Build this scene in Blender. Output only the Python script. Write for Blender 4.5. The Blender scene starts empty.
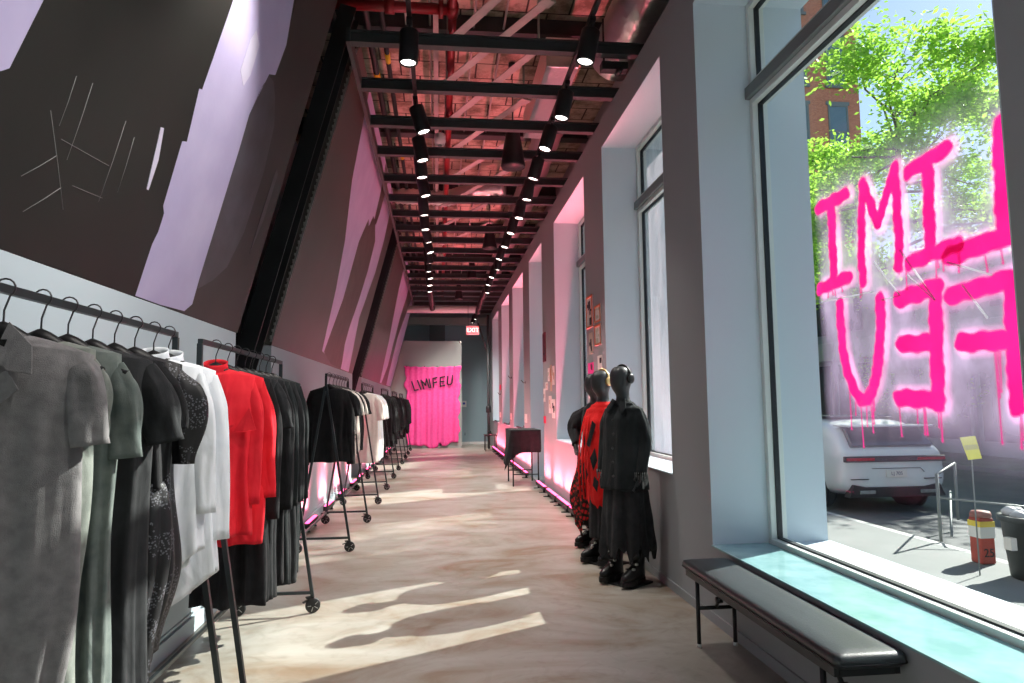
import bpy, bmesh, math, random
from mathutils import Vector, Matrix
random.seed(7)
sc = bpy.context.scene
col = sc.collection
PI = math.pi

# ------------------------------------------------------------------ materials
MATS = {}
def new_mat(name):
    m = bpy.data.materials.new(name); m.use_nodes = True
    nt = m.node_tree; b = nt.nodes['Principled BSDF']
    return m, nt, b
def mat(name, color, rough=0.5, metal=0.0, noise=None, nscale=20, bump=0.0, bscale=200, spec=0.5, emit=None, estr=0, alpha=1, coat=0, sheen=0, trans=0):
    if name in MATS: return MATS[name]
    m, nt, b = new_mat(name)
    b.inputs['Base Color'].default_value = (*color, 1)
    b.inputs['Roughness'].default_value = rough
    b.inputs['Metallic'].default_value = metal
    b.inputs['Specular IOR Level'].default_value = spec
    b.inputs['Alpha'].default_value = alpha
    b.inputs['Coat Weight'].default_value = coat
    b.inputs['Sheen Weight'].default_value = sheen
    b.inputs['Transmission Weight'].default_value = trans
    if emit:
        b.inputs['Emission Color'].default_value = (*emit, 1); b.inputs['Emission Strength'].default_value = estr
    N = nt.nodes; L = nt.links
    tc = N.new('ShaderNodeTexCoord')
    if noise:
        n = N.new('ShaderNodeTexNoise'); n.inputs['Scale'].default_value = nscale; n.inputs['Detail'].default_value = 6
        r = N.new('ShaderNodeValToRGB'); r.color_ramp.elements[0].position = .35; r.color_ramp.elements[1].position = .68
        r.color_ramp.elements[0].color = (*color, 1); r.color_ramp.elements[1].color = (*noise, 1)
        L.new(tc.outputs['Object'], n.inputs['Vector']); L.new(n.outputs['Fac'], r.inputs['Fac']); L.new(r.outputs['Color'], b.inputs['Base Color'])
    if bump:
        n2 = N.new('ShaderNodeTexNoise'); n2.inputs['Scale'].default_value = bscale; n2.inputs['Detail'].default_value = 4
        bp = N.new('ShaderNodeBump'); bp.inputs['Strength'].default_value = bump; bp.inputs['Distance'].default_value = .01
        L.new(tc.outputs['Object'], n2.inputs['Vector']); L.new(n2.outputs['Fac'], bp.inputs['Height']); L.new(bp.outputs['Normal'], b.inputs['Normal'])
    MATS[name] = m
    return m

def floor_mat():
    m, nt, b = new_mat('polished_concrete'); N = nt.nodes; L = nt.links
    tc = N.new('ShaderNodeTexCoord')
    mp = N.new('ShaderNodeMapping'); mp.inputs['Scale'].default_value = (.8, 1.5, 1); mp.inputs['Rotation'].default_value = (0, 0, .5)
    L.new(tc.outputs['Object'], mp.inputs['Vector'])
    n = N.new('ShaderNodeTexNoise'); n.inputs['Scale'].default_value = 1.1; n.inputs['Detail'].default_value = 9; n.inputs['Distortion'].default_value = 1.4; n.inputs['Roughness'].default_value = .62
    L.new(mp.outputs['Vector'], n.inputs['Vector'])
    r = N.new('ShaderNodeValToRGB'); e = r.color_ramp.elements
    e[0].position = .33; e[0].color = (.26, .19, .13, 1); e[1].position = .66; e[1].color = (.42, .40, .365, 1)
    x = e.new(.44); x.color = (.33, .29, .24, 1); x = e.new(.56); x.color = (.385, .36, .32, 1)
    L.new(n.outputs['Fac'], r.inputs['Fac'])
    n2 = N.new('ShaderNodeTexNoise'); n2.inputs['Scale'].default_value = 5; n2.inputs['Detail'].default_value = 8; n2.inputs['Distortion'].default_value = 2
    L.new(tc.outputs['Object'], n2.inputs['Vector'])
    r2 = N.new('ShaderNodeValToRGB'); r2.color_ramp.elements[0].position = .30; r2.color_ramp.elements[0].color = (.62, .58, .54, 1); r2.color_ramp.elements[1].position = .5; r2.color_ramp.elements[1].color = (1, 1, 1, 1)
    L.new(n2.outputs['Fac'], r2.inputs['Fac'])
    mx = N.new('ShaderNodeMixRGB'); mx.blend_type = 'MULTIPLY'; mx.inputs[0].default_value = .45
    L.new(r.outputs['Color'], mx.inputs[1]); L.new(r2.outputs['Color'], mx.inputs[2]); L.new(mx.outputs[0], b.inputs['Base Color'])
    b.inputs['Roughness'].default_value = .36
    r3 = N.new('ShaderNodeMapRange'); r3.inputs['To Min'].default_value = .28; r3.inputs['To Max'].default_value = .5
    L.new(n2.outputs['Fac'], r3.inputs['Value']); L.new(r3.outputs[0], b.inputs['Roughness'])
    return m

def deck_mat():
    m, nt, b = new_mat('old_ceiling_deck'); N = nt.nodes; L = nt.links
    tc = N.new('ShaderNodeTexCoord')
    mp = N.new('ShaderNodeMapping'); mp.inputs['Rotation'].default_value = (0, 0, 0)
    L.new(tc.outputs['Object'], mp.inputs['Vector'])
    br = N.new('ShaderNodeTexBrick'); br.inputs['Scale'].default_value = 1.0; br.inputs['Brick Width'].default_value = .52; br.inputs['Row Height'].default_value = .42; br.inputs['Mortar Size'].default_value = .012
    br.inputs['Color1'].default_value = (.60, .52, .40, 1); br.inputs['Color2'].default_value = (.47, .40, .30, 1); br.inputs['Mortar'].default_value = (.07, .055, .04, 1)
    L.new(mp.outputs['Vector'], br.inputs['Vector'])
    n = N.new('ShaderNodeTexNoise'); n.inputs['Scale'].default_value = 2.4; n.inputs['Detail'].default_value = 10; n.inputs['Roughness'].default_value = .7
    L.new(tc.outputs['Object'], n.inputs['Vector'])
    r = N.new('ShaderNodeValToRGB'); r.color_ramp.elements[0].position = .40; r.color_ramp.elements[0].color = (.28, .25, .2, 1); r.color_ramp.elements[1].position = .56; r.color_ramp.elements[1].color = (1, 1, 1, 1)
    L.new(n.outputs['Fac'], r.inputs['Fac'])
    mx = N.new('ShaderNodeMixRGB'); mx.blend_type = 'MULTIPLY'; mx.inputs[0].default_value = .85
    L.new(br.outputs['Color'], mx.inputs[1]); L.new(r.outputs['Color'], mx.inputs[2]); L.new(mx.outputs[0], b.inputs['Base Color'])
    b.inputs['Roughness'].default_value = .9
    bp = N.new('ShaderNodeBump'); bp.inputs['Strength'].default_value = .6; bp.inputs['Distance'].default_value = .03
    L.new(n.outputs['Fac'], bp.inputs['Height']); L.new(bp.outputs['Normal'], b.inputs['Normal'])
    return m

def glass_mat(name, tint=(.93, .97, .97), refl=.08):
    m = bpy.data.materials.new(name); m.use_nodes = True; nt = m.node_tree; N = nt.nodes; L = nt.links
    for n in list(N): N.remove(n)
    o = N.new('ShaderNodeOutputMaterial'); t = N.new('ShaderNodeBsdfTransparent'); t.inputs[0].default_value = (*tint, 1)
    g = N.new('ShaderNodeBsdfGlossy'); g.inputs['Roughness'].default_value = .02
    f = N.new('ShaderNodeLayerWeight'); f.inputs['Blend'].default_value = .5; pw = N.new('ShaderNodeMath'); pw.operation = 'POWER'; pw.inputs[1].default_value = 4; L.new(f.outputs['Facing'], pw.inputs[0])
    ml = N.new('ShaderNodeMath'); ml.operation = 'MULTIPLY_ADD'; ml.inputs[1].default_value = .25; ml.inputs[2].default_value = .006; L.new(pw.outputs[0], ml.inputs[0])
    mx = N.new('ShaderNodeMixShader'); L.new(ml.outputs[0], mx.inputs[0]); L.new(t.outputs[0], mx.inputs[1]); L.new(g.outputs[0], mx.inputs[2]); L.new(mx.outputs[0], o.inputs[0])
    return m

def paint_mat(name, colr, cover, scale=(1, 1, 1), lo=.4, hi=.7, transl=.6, attr=None):
    """paint sprayed on glass: part see-through, part light-passing pigment"""
    m = bpy.data.materials.new(name); m.use_nodes = True; nt = m.node_tree; N = nt.nodes; L = nt.links
    for n in list(N): N.remove(n)
    o = N.new('ShaderNodeOutputMaterial'); t = N.new('ShaderNodeBsdfTransparent')
    d = N.new('ShaderNodeBsdfDiffuse'); d.inputs[0].default_value = (*colr, 1)
    tr = N.new('ShaderNodeBsdfTranslucent'); tr.inputs[0].default_value = (*colr, 1)
    a = N.new('ShaderNodeMixShader'); a.inputs[0].default_value = transl
    L.new(d.outputs[0], a.inputs[1]); L.new(tr.outputs[0], a.inputs[2])
    mx = N.new('ShaderNodeMixShader'); L.new(t.outputs[0], mx.inputs[1]); L.new(a.outputs[0], mx.inputs[2]); L.new(mx.outputs[0], o.inputs[0])
    tc = N.new('ShaderNodeTexCoord'); mp = N.new('ShaderNodeMapping'); mp.inputs['Scale'].default_value = scale
    L.new(tc.outputs['Object'], mp.inputs['Vector'])
    n = N.new('ShaderNodeTexNoise'); n.inputs['Scale'].default_value = 2.2; n.inputs['Detail'].default_value = 7; n.inputs['Roughness'].default_value = .6
    L.new(mp.outputs[0], n.inputs['Vector'])
    mr = N.new('ShaderNodeMapRange'); mr.inputs['From Min'].default_value = lo; mr.inputs['From Max'].default_value = hi; mr.inputs['To Min'].default_value = cover[0]; mr.inputs['To Max'].default_value = cover[1]
    L.new(n.outputs['Fac'], mr.inputs['Value'])
    if attr:
        at = N.new('ShaderNodeAttribute'); at.attribute_name = attr
        ml = N.new('ShaderNodeMath'); ml.operation = 'MULTIPLY'; ml.use_clamp = True
        L.new(at.outputs['Fac'], ml.inputs[0]); L.new(mr.outputs[0], ml.inputs[1]); L.new(ml.outputs[0], mx.inputs[0])
        at2 = N.new('ShaderNodeAttribute'); at2.attribute_name = 'pinkness'
        c = N.new('ShaderNodeMixRGB'); c.inputs[1].default_value = (*colr, 1); c.inputs[2].default_value = (1.0, .45, .85, 1)
        L.new(at2.outputs['Fac'], c.inputs[0]); L.new(c.outputs[0], d.inputs[0]); L.new(c.outputs[0], tr.inputs[0])
    else:
        L.new(mr.outputs[0], mx.inputs[0])
    return m

def lace_mat():
    m, nt, b = new_mat('black_lace'); N = nt.nodes; L = nt.links
    tc = N.new('ShaderNodeTexCoord')
    v = N.new('ShaderNodeTexVoronoi'); v.inputs['Scale'].default_value = 110
    n = N.new('ShaderNodeTexNoise'); n.inputs['Scale'].default_value = 9; n.inputs['Detail'].default_value = 3
    L.new(tc.outputs['Object'], v.inputs['Vector']); L.new(tc.outputs['Object'], n.inputs['Vector'])
    a = N.new('ShaderNodeMath'); a.operation = 'GREATER_THAN'; a.inputs[1].default_value = .50
    L.new(n.outputs['Fac'], a.inputs[0])
    c = N.new('ShaderNodeMath'); c.operation = 'LESS_THAN'; c.inputs[1].default_value = .40
    L.new(v.outputs['Distance'], c.inputs[0])
    ml = N.new('ShaderNodeMath'); ml.operation = 'MULTIPLY'; L.new(a.outputs[0], ml.inputs[0]); L.new(c.outputs[0], ml.inputs[1])
    mx = N.new('ShaderNodeMixRGB'); mx.inputs[1].default_value = (.007, .007, .009, 1); mx.inputs[2].default_value = (.12, .12, .14, 1)
    L.new(ml.outputs[0], mx.inputs[0]); L.new(mx.outputs[0], b.inputs['Base Color'])
    b.inputs['Roughness'].default_value = .6
    return m

def plaid_mat():
    m, nt, b = new_mat('red_plaid'); N = nt.nodes; L = nt.links
    tc = N.new('ShaderNodeTexCoord'); mp = N.new('ShaderNodeMapping'); mp.inputs['Rotation'].default_value = (.35, .5, .2)
    L.new(tc.outputs['Object'], mp.inputs['Vector'])
    outs = []
    for ax, s in (('X', 7), ('Z', 6), ('Y', 7)):
        w = N.new('ShaderNodeTexWave'); w.bands_direction = ax; w.inputs['Scale'].default_value = s; w.inputs['Distortion'].default_value = .5
        L.new(mp.outputs[0], w.inputs['Vector'])
        g = N.new('ShaderNodeMath'); g.operation = 'GREATER_THAN'; g.inputs[1].default_value = .66
        L.new(w.outputs['Fac'], g.inputs[0]); outs.append(g)
    ad = N.new('ShaderNodeMath'); ad.operation = 'ADD'; L.new(outs[0].outputs[0], ad.inputs[0]); L.new(outs[1].outputs[0], ad.inputs[1])
    ad2 = N.new('ShaderNodeMath'); ad2.operation = 'ADD'; L.new(ad.outputs[0], ad2.inputs[0]); L.new(outs[2].outputs[0], ad2.inputs[1])
    r = N.new('ShaderNodeValToRGB'); r.color_ramp.interpolation = 'CONSTANT'
    r.color_ramp.elements[0].color = (.62, .012, .02, 1); r.color_ramp.elements[1].position = .3; r.color_ramp.elements[1].color = (.10, .02, .012, 1)
    x = r.color_ramp.elements.new(.6); x.color = (.015, .012, .01, 1)
    dv = N.new('ShaderNodeMath'); dv.operation = 'DIVIDE'; dv.inputs[1].default_value = 3; L.new(ad2.outputs[0], dv.inputs[0])
    L.new(dv.outputs[0], r.inputs['Fac']); L.new(r.outputs['Color'], b.inputs['Base Color']); b.inputs['Roughness'].default_value = .9
    return m

def brick_mat():
    m, nt, b = new_mat('red_brick'); N = nt.nodes; L = nt.links
    tc = N.new('ShaderNodeTexCoord'); mp = N.new('ShaderNodeMapping'); mp.inputs['Rotation'].default_value = (PI/2, 0, 0)
    sx = N.new('ShaderNodeSeparateXYZ'); cx = N.new('ShaderNodeCombineXYZ'); ad = N.new('ShaderNodeMath'); ad.operation = 'ADD'
    L.new(tc.outputs['Object'], sx.inputs[0]); L.new(sx.outputs[0], ad.inputs[0]); L.new(sx.outputs[1], ad.inputs[1]); L.new(ad.outputs[0], cx.inputs[0]); L.new(sx.outputs[2], cx.inputs[1])
    br = N.new('ShaderNodeTexBrick'); br.inputs['Scale'].default_value = 4; br.inputs['Color1'].default_value = (.68, .27, .17, 1); br.inputs['Color2'].default_value = (.55, .20, .13, 1); br.inputs['Mortar'].default_value = (.3, .2, .16, 1)
    br.inputs['Mortar Size'].default_value = .012
    L.new(cx.outputs[0], br.inputs['Vector']); L.new(br.outputs['Color'], b.inputs['Base Color']); b.inputs['Roughness'].default_value = .9
    return m

def fabric(name, c, c2=None, rough=.9, bump=.35, sheen=.04, ns=14):
    m = mat(name, c, rough, noise=c2 or tuple(min(1, x*1.25) for x in c), nscale=ns, bump=bump, bscale=420, sheen=sheen, spec=.2)
    nt = m.node_tree; N = nt.nodes; L = nt.links; b = N['Principled BSDF']; fine = [n for n in N if n.type == 'BUMP'][0]
    tc = [n for n in N if n.type == 'TEX_COORD'][0]; mp = N.new('ShaderNodeMapping'); mp.inputs['Scale'].default_value = (8, 8, 3.4); L.new(tc.outputs['Object'], mp.inputs[0])
    n = N.new('ShaderNodeTexNoise'); n.inputs['Scale'].default_value = 1.0; n.inputs['Detail'].default_value = 2.5; n.inputs['Distortion'].default_value = .5; L.new(mp.outputs[0], n.inputs['Vector'])
    bp = N.new('ShaderNodeBump'); bp.inputs['Strength'].default_value = .75; bp.inputs['Distance'].default_value = .035; L.new(n.outputs['Fac'], bp.inputs['Height']); L.new(fine.outputs['Normal'], bp.inputs['Normal']); L.new(bp.outputs['Normal'], b.inputs['Normal'])
    return m

M_floor = floor_mat(); M_deck = deck_mat()
M_wall = mat('wall_paint_grey', (.33, .345, .36), .75, bump=.05, bscale=60, spec=.2)
M_reveal = mat('reveal_pale', (.60, .68, .74), .75, bump=.04, bscale=60, spec=.2)
M_lwall = mat('wall_paint_blue_grey', (.44, .52, .57), .7, bump=.04, bscale=60, spec=.2)
M_endwall = mat('end_wall_paint', (.27, .38, .43), .7, bump=.04, bscale=60)
M_part = mat('partition_paint', (.36, .38, .365), .7, bump=.04, bscale=60)
M_darkwall = mat('dark_void_paint', (.035, .033, .035), .9)
M_board = mat('mural_board_black', (.016, .017, .015), .5, noise=(.020, .020, .018), nscale=2, spec=.3)
M_board2 = mat('mural_board_grey', (.085, .080, .074), .42, noise=(.10, .094, .088), nscale=1.5)
M_lav = mat('mural_lavender', (.46, .41, .64), .55, noise=(.53, .48, .70), nscale=3, bump=.1, bscale=40)
M_lav2 = mat('mural_lavender_pale', (.60, .56, .73), .55, noise=(.66, .62, .78), nscale=6)
M_mgrey = mat('mural_grey', (.06, .058, .066), .5, noise=(.085, .08, .10), nscale=5)
M_mblob = mat('mural_umber', (.085, .07, .066), .5, noise=(.11, .09, .085), nscale=5)
M_chalk = mat('chalk_line', (.22, .22, .22), .9)
M_steel = mat('black_steel', (.012, .014, .016), .42, spec=.5, noise=(.02, .022, .025), nscale=4)
M_beam = mat('dark_painted_beam', (.035, .04, .042), .55, noise=(.05, .055, .057), nscale=5)
M_rack = mat('rack_gunmetal', (.045, .055, .06), .38, metal=.6)
M_blk = mat('matte_black', (.008, .008, .009), .5)
M_rubber = mat('caster_rubber', (.02, .02, .022), .5)
M_metal = mat('galvanised_metal', (.55, .56, .55), .4, metal=.9, noise=(.4, .41, .4), nscale=12)
M_strut = mat('grey_strut_paint', (.34, .34, .31), .6, noise=(.42, .41, .37), nscale=8)
M_foil = mat('duct_foil', (.72, .70, .69), .28, metal=.85, bump=1.0, bscale=14)
M_redpipe = mat('sprinkler_red', (.22, .008, .012), .35, noise=(.28, .012, .015), nscale=6)
M_white = mat('white_plastic', (.75, .75, .74), .5)
M_lens = mat('spot_lens', (1, 1, 1), .3, emit=(1, .97, .9), estr=5)
M_pinktube = mat('pink_led_tube', (1, .2, .4), .4, emit=(1, .07, .24), estr=5)
M_hang = mat('hanger_black', (.006, .006, .007), .42, spec=.3)
M_wire = mat('hook_wire', (.08, .08, .085), .3, metal=.9)
M_glass = glass_mat('window_glass')
M_frame = mat('frame_pale_metal', (.72, .75, .72), .45, metal=.15)
M_mull = mat('mullion_grey', (.20, .22, .22), .5, metal=.1)
M_gasket = mat('gasket_black', (.012, .015, .02), .5)
M_sillglass = mat('sea_green_sill_glass', (.22, .42, .44), .22, noise=(.34, .56, .58), nscale=5, coat=.4)
M_vinyl = mat('black_vinyl', (.03, .036, .040), .38, bump=.15, bscale=150, spec=.6)
M_curtain = mat('black_curtain', (.008, .008, .009), .95)
M_pink = fabric('hot_pink_cloth', (.95, .085, .35), (1.0, .12, .41), bump=.1)
M_ink = mat('black_ink', (.02, .012, .02), .8)
M_exit = mat('exit_face_red', (.8, .1, .12), .5, emit=(1, .10, .16), estr=.2)
M_skin = mat('mannequin_black', (.022, .025, .028), .42)
M_gold = mat('gold_metal', (.72, .52, .24), .35, metal=.8)
M_leather = mat('black_leather', (.008, .008, .009), .3, bump=.1, bscale=90)
F_black = fabric('cloth_black', (.012, .012, .014), (.018, .018, .020))
F_black2 = fabric('cloth_charcoal', (.018, .019, .021), (.028, .029, .032))
F_wash = fabric('cloth_washed_black', (.012, .015, .017), (.024, .028, .030), ns=5)
F_grey = fabric('linen_grey', (.145, .138, .142), (.20, .19, .195), ns=30)
F_olive = fabric('cloth_olive_grey', (.14, .155, .14), (.20, .215, .195), ns=24)
F_olive2 = fabric('cloth_slate_green', (.09, .11, .105), (.14, .16, .15), ns=20)
F_white = fabric('cotton_white', (.80, .84, .89), (.86, .89, .93), bump=.15)
F_cream = fabric('cotton_cream', (.72, .68, .62), (.78, .74, .68), bump=.15)
F_red = fabric('cloth_scarlet', (.80, .018, .035), (.86, .03, .045), bump=.12)
F_mred = fabric('knit_scarlet', (.80, .012, .012), (.86, .02, .02), bump=.6)
F_lace = lace_mat(); F_plaid = plaid_mat()
F_neckshade = fabric('neck_shade_black', (.01, .01, .011))
M_button = mat('button_dark', (.03, .03, .033), .3)
M_label = mat('woven_label', (.6, .6, .6), .8)
M_brick = brick_mat()

# ------------------------------------------------------------------ mesh builder
class MB:
    def __init__(s): s.v = []; s.f = []; s.s = []; s.m = []
    def add(s, vs, fs, smooth=False, mi=0):
        o = len(s.v); s.v += [tuple(p) for p in vs]
        for f in fs: s.f.append([i+o for i in f]); s.s.append(smooth); s.m.append(mi)
        return s
    def box(s, a, b, mi=0):
        x0, y0, z0 = a; x1, y1, z1 = b
        if x0 > x1: x0, x1 = x1, x0
        if y0 > y1: y0, y1 = y1, y0
        if z0 > z1: z0, z1 = z1, z0
        return s.add([(x0,y0,z0),(x1,y0,z0),(x1,y1,z0),(x0,y1,z0),(x0,y0,z1),(x1,y0,z1),(x1,y1,z1),(x0,y1,z1)],
              [(0,3,2,1),(4,5,6,7),(0,1,5,4),(1,2,6,5),(2,3,7,6),(3,0,4,7)], mi=mi)
    def bar(s, p, q, w, h, up=(0,0,1), mi=0):
        p = Vector(p); q = Vector(q); d = (q-p).normalized(); u = Vector(up)
        r = d.cross(u)
        if r.length < 1e-4: r = d.cross(Vector((1,0,0)))
        r.normalize(); u = r.cross(d).normalized()
        vs = []
        for c in (p, q):
            for a, b in ((-1,-1),(1,-1),(1,1),(-1,1)): vs.append(c + r*a*w/2 + u*b*h/2)
        return s.add(vs, [(0,3,2,1),(4,5,6,7),(0,1,5,4),(1,2,6,5),(2,3,7,6),(3,0,4,7)], mi=mi)
    def tube(s, pts, r, n=10, cap=True, mi=0, ry=None):
        pts = [Vector(p) for p in pts]; k = len(pts)
        rs = r if isinstance(r, (list, tuple)) else [r]*k
        rings = []; prev = None
        for i, p in enumerate(pts):
            d = (pts[min(i+1,k-1)] - pts[max(i-1,0)])
            d = d.normalized() if d.length > 1e-9 else Vector((0,0,1))
            if prev is None:
                a = d.cross(Vector((0,0,1)))
                if a.length < 1e-3: a = d.cross(Vector((0,1,0)))
                a.normalize()
            else:
                a = (prev - d*prev.dot(d))
                if a.length < 1e-5: a = d.cross(Vector((0,0,1)))
                a.normalize()
            prev = a; b = d.cross(a)
            q = (ry[i] if ry else 1)
            rings.append([p + (a*math.cos(2*PI*j/n) + b*math.sin(2*PI*j/n)*q)*rs[i] for j in range(n)])
        vs = [v for R in rings for v in R]; fs = []
        for i in range(k-1):
            for j in range(n):
                fs.append((i*n+j, i*n+(j+1)%n, (i+1)*n+(j+1)%n, (i+1)*n+j))
        if cap: fs.append(tuple(range(n-1,-1,-1))); fs.append(tuple((k-1)*n+j for j in range(n)))
        return s.add(vs, fs, True, mi)
    def lathe(s, prof, c=(0,0,0), axis='z', n=20, mi=0):
        vs = []; k = len(prof)
        for (r, h) in prof:
            for j in range(n):
                a = 2*PI*j/n; x, y = r*math.cos(a), r*math.sin(a)
                p = (x, y, h) if axis == 'z' else ((h, x, y) if axis == 'x' else (y, h, x))
                vs.append((c[0]+p[0], c[1]+p[1], c[2]+p[2]))
        fs = []
        for i in range(k-1):
            for j in range(n): fs.append((i*n+j, i*n+(j+1)%n, (i+1)*n+(j+1)%n, (i+1)*n+j))
        fs.append(tuple(range(n-1,-1,-1))); fs.append(tuple((k-1)*n+j for j in range(n)))
        return s.add(vs, fs, True, mi)
    def loft(s, rings, closed=True, cap=False, mi=0, smooth=True):
        n = len(rings[0]); vs = [p for R in rings for p in R]; fs = []
        for i in range(len(rings)-1):
            for j in range(n if closed else n-1):
                fs.append((i*n+j, i*n+(j+1)%n, (i+1)*n+(j+1)%n, (i+1)*n+j))
        if cap: fs.append(tuple(range(n-1,-1,-1))); fs.append(tuple((len(rings)-1)*n+j for j in range(n)))
        return s.add(vs, fs, smooth, mi)
    def prism(s, poly, off, mi=0):
        """extrude planar polygon (3d points) by vector off"""
        n = len(poly); off = Vector(off); a = [Vector(p) for p in poly]; b = [p+off for p in a]
        fs = [tuple(range(n-1,-1,-1)), tuple(range(n,2*n))] + [(j,(j+1)%n,n+(j+1)%n,n+j) for j in range(n)]
        return s.add(a+b, fs, False, mi)
    def build(s, name, m, parent=None, bevel=0, mods=None, fix=True):
        me = bpy.data.meshes.new(name); me.from_pydata(s.v, [], s.f)
        for x in (m if isinstance(m, (list, tuple)) else [m]): me.materials.append(x)
        for i, p in enumerate(me.polygons): p.use_smooth = s.s[i]; p.material_index = s.m[i]
        if fix:
            bm = bmesh.new(); bm.from_mesh(me); bmesh.ops.recalc_face_normals(bm, faces=bm.faces); bm.to_mesh(me); bm.free()
        me.update()
        o = bpy.data.objects.new(name, me); col.objects.link(o)
        if parent: o.parent = parent
        if bevel:
            b = o.modifiers.new('bevel', 'BEVEL'); b.width = bevel; b.segments = 2; b.limit_method = 'ANGLE'; b.angle_limit = .7
        return o
def tag(o, label=None, cat=None, group=None, kind=None):
    if label: o['label'] = label
    if cat: o['category'] = cat
    if group: o['group'] = group
    if kind: o['kind'] = kind
    return o
def empty(name, label, cat, loc=(0,0,0), rz=0, group=None):
    o = bpy.data.objects.new(name, None); o.empty_display_size = .1; col.objects.link(o)
    o.location = loc; o.rotation_euler = (0,0,rz)
    return tag(o, label, cat, group)
def copy_tree(o, parent=None):
    c = o.copy(); col.objects.link(c)
    c.parent = parent
    for ch in list(o.children): copy_tree(ch, c)
    return c
def struct(name, mb, m, parent=None, bevel=0):
    o = mb.build(name, m, parent, bevel)
    if not parent: o['kind'] = 'structure'
    return o
ORD = ['first','second','third','fourth','fifth','sixth','seventh','eighth','ninth','tenth','eleventh','twelfth','thirteenth','fourteenth','fifteenth','sixteenth','seventeenth','eighteenth','nineteenth','twentieth','twenty-first','twenty-second','twenty-third','twenty-fourth','twenty-fifth','twenty-sixth','twenty-seventh']

# ------------------------------------------------------------------ room shell
W = 1.934; XO = 2.80; GX = 2.41; TOP = 4.59; Y0 = -6.0; YE = 26.3; LW = -1.70
struct('floor', MB().box((-2.5, Y0, -.12), (XO, YE+.3, 0)), M_floor)
struct('ceiling', MB().box((-2.7, Y0, 6.2), (XO+.1, YE+.3, 6.4)), M_deck)
struct('wall_end', MB().box((-2.6, YE, 0), (XO, YE+.25, 6.2)), M_endwall)
struct('wall_back', MB().box((-2.6, Y0-.2, 0), (XO, Y0, 6.2)), M_lwall)
wins = [(-4.6, -1.95, .53), (-1.2, 1.25, .53), (2.04, 4.70, .53), (5.48, 7.62, .95), (8.62, 11.0, .95), (12.35, 14.15, .02), (15.2, 17.4, .95), (18.3, 20.5, .95), (21.6, 24.1, .95)]
mb = MB(); ed = [Y0]
for a, b, s in wins: ed += [a, b]
ed += [YE]
rv = MB()
for i in range(0, len(ed), 2): mb.box((W, ed[i], 0), (XO, ed[i+1], TOP))
for a, b, s in wins: mb.box((W, a, 0), (XO, b, s))
mb.box((W, Y0, TOP), (XO, YE, 4.92)); mb.box((2.55, Y0, 4.92), (XO, YE, 6.2))
struct('wall_right', mb, M_wall)
# thin layers on the reveals, paler than the wall (4 mm)
for i, (a, b, s) in enumerate(wins):
    rv = MB()
    e = .006
    rv.box((W-.0, a, s), (XO, a+e, TOP-e)); rv.box((W, b-e, s), (XO, b, TOP-e)); rv.box((W, a, TOP-e), (XO, b, TOP))
    rv.box((GX+.07, a+e, s), (XO+.02, b-e, s+.012))
    o = struct('trim_%d' % (i+1), rv, M_reveal)
struct('wall_left', MB().box((-2.6, Y0, 0), (LW, 5.86, 2.17)).box((-2.6, 5.86, 0), (-2.15, 7.08, 2.17)).box((-2.6, 7.08, 0), (LW, 13.6, 2.17)).box((-2.6, 13.6, 0), (-2.15, 15.2, 2.17)).box((-2.6, 15.2, 0), (LW, YE, 2.17)).box((-2.62, Y0, 2.17), (-2.5, YE, 6.2)), [M_lwall])
for nm, m_, y0, y1 in (('baseboard_left', M_lwall, Y0, 5.86), ('baseboard_left_middle', M_lwall, 7.08, 13.6), ('baseboard_left_far', M_lwall, 15.2, 24.3)):
    b_ = MB().box((LW, y0, 0), (LW+.022, y1, .11)).box((LW, y0, .125), (LW+.012, y1, .14)); struct(nm, b_, m_, bevel=.003)
struct('baseboard_right', MB().box((W-.012, Y0, 0), (W, 12.3, .07)), M_wall)
struct('wall_partition', MB().box((-1.69, 24.42, 0), (.83, 24.55, 3.84)), M_part)
struct('baseboard_end', MB().box((.83, YE-.02, 0), (W, YE, .10)), M_white)
# soffit box and pilaster high on the end wall
struct('trim_20', MB().box((-1.5, 25.9, 4.62), (1.9, YE, 4.9)), M_part, bevel=.01)
struct('trim_21', MB().box((-.35, 26.1, 3.0), (.25, YE, 4.62)), mat('end_pilaster', (.12, .15, .16), .7))

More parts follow.
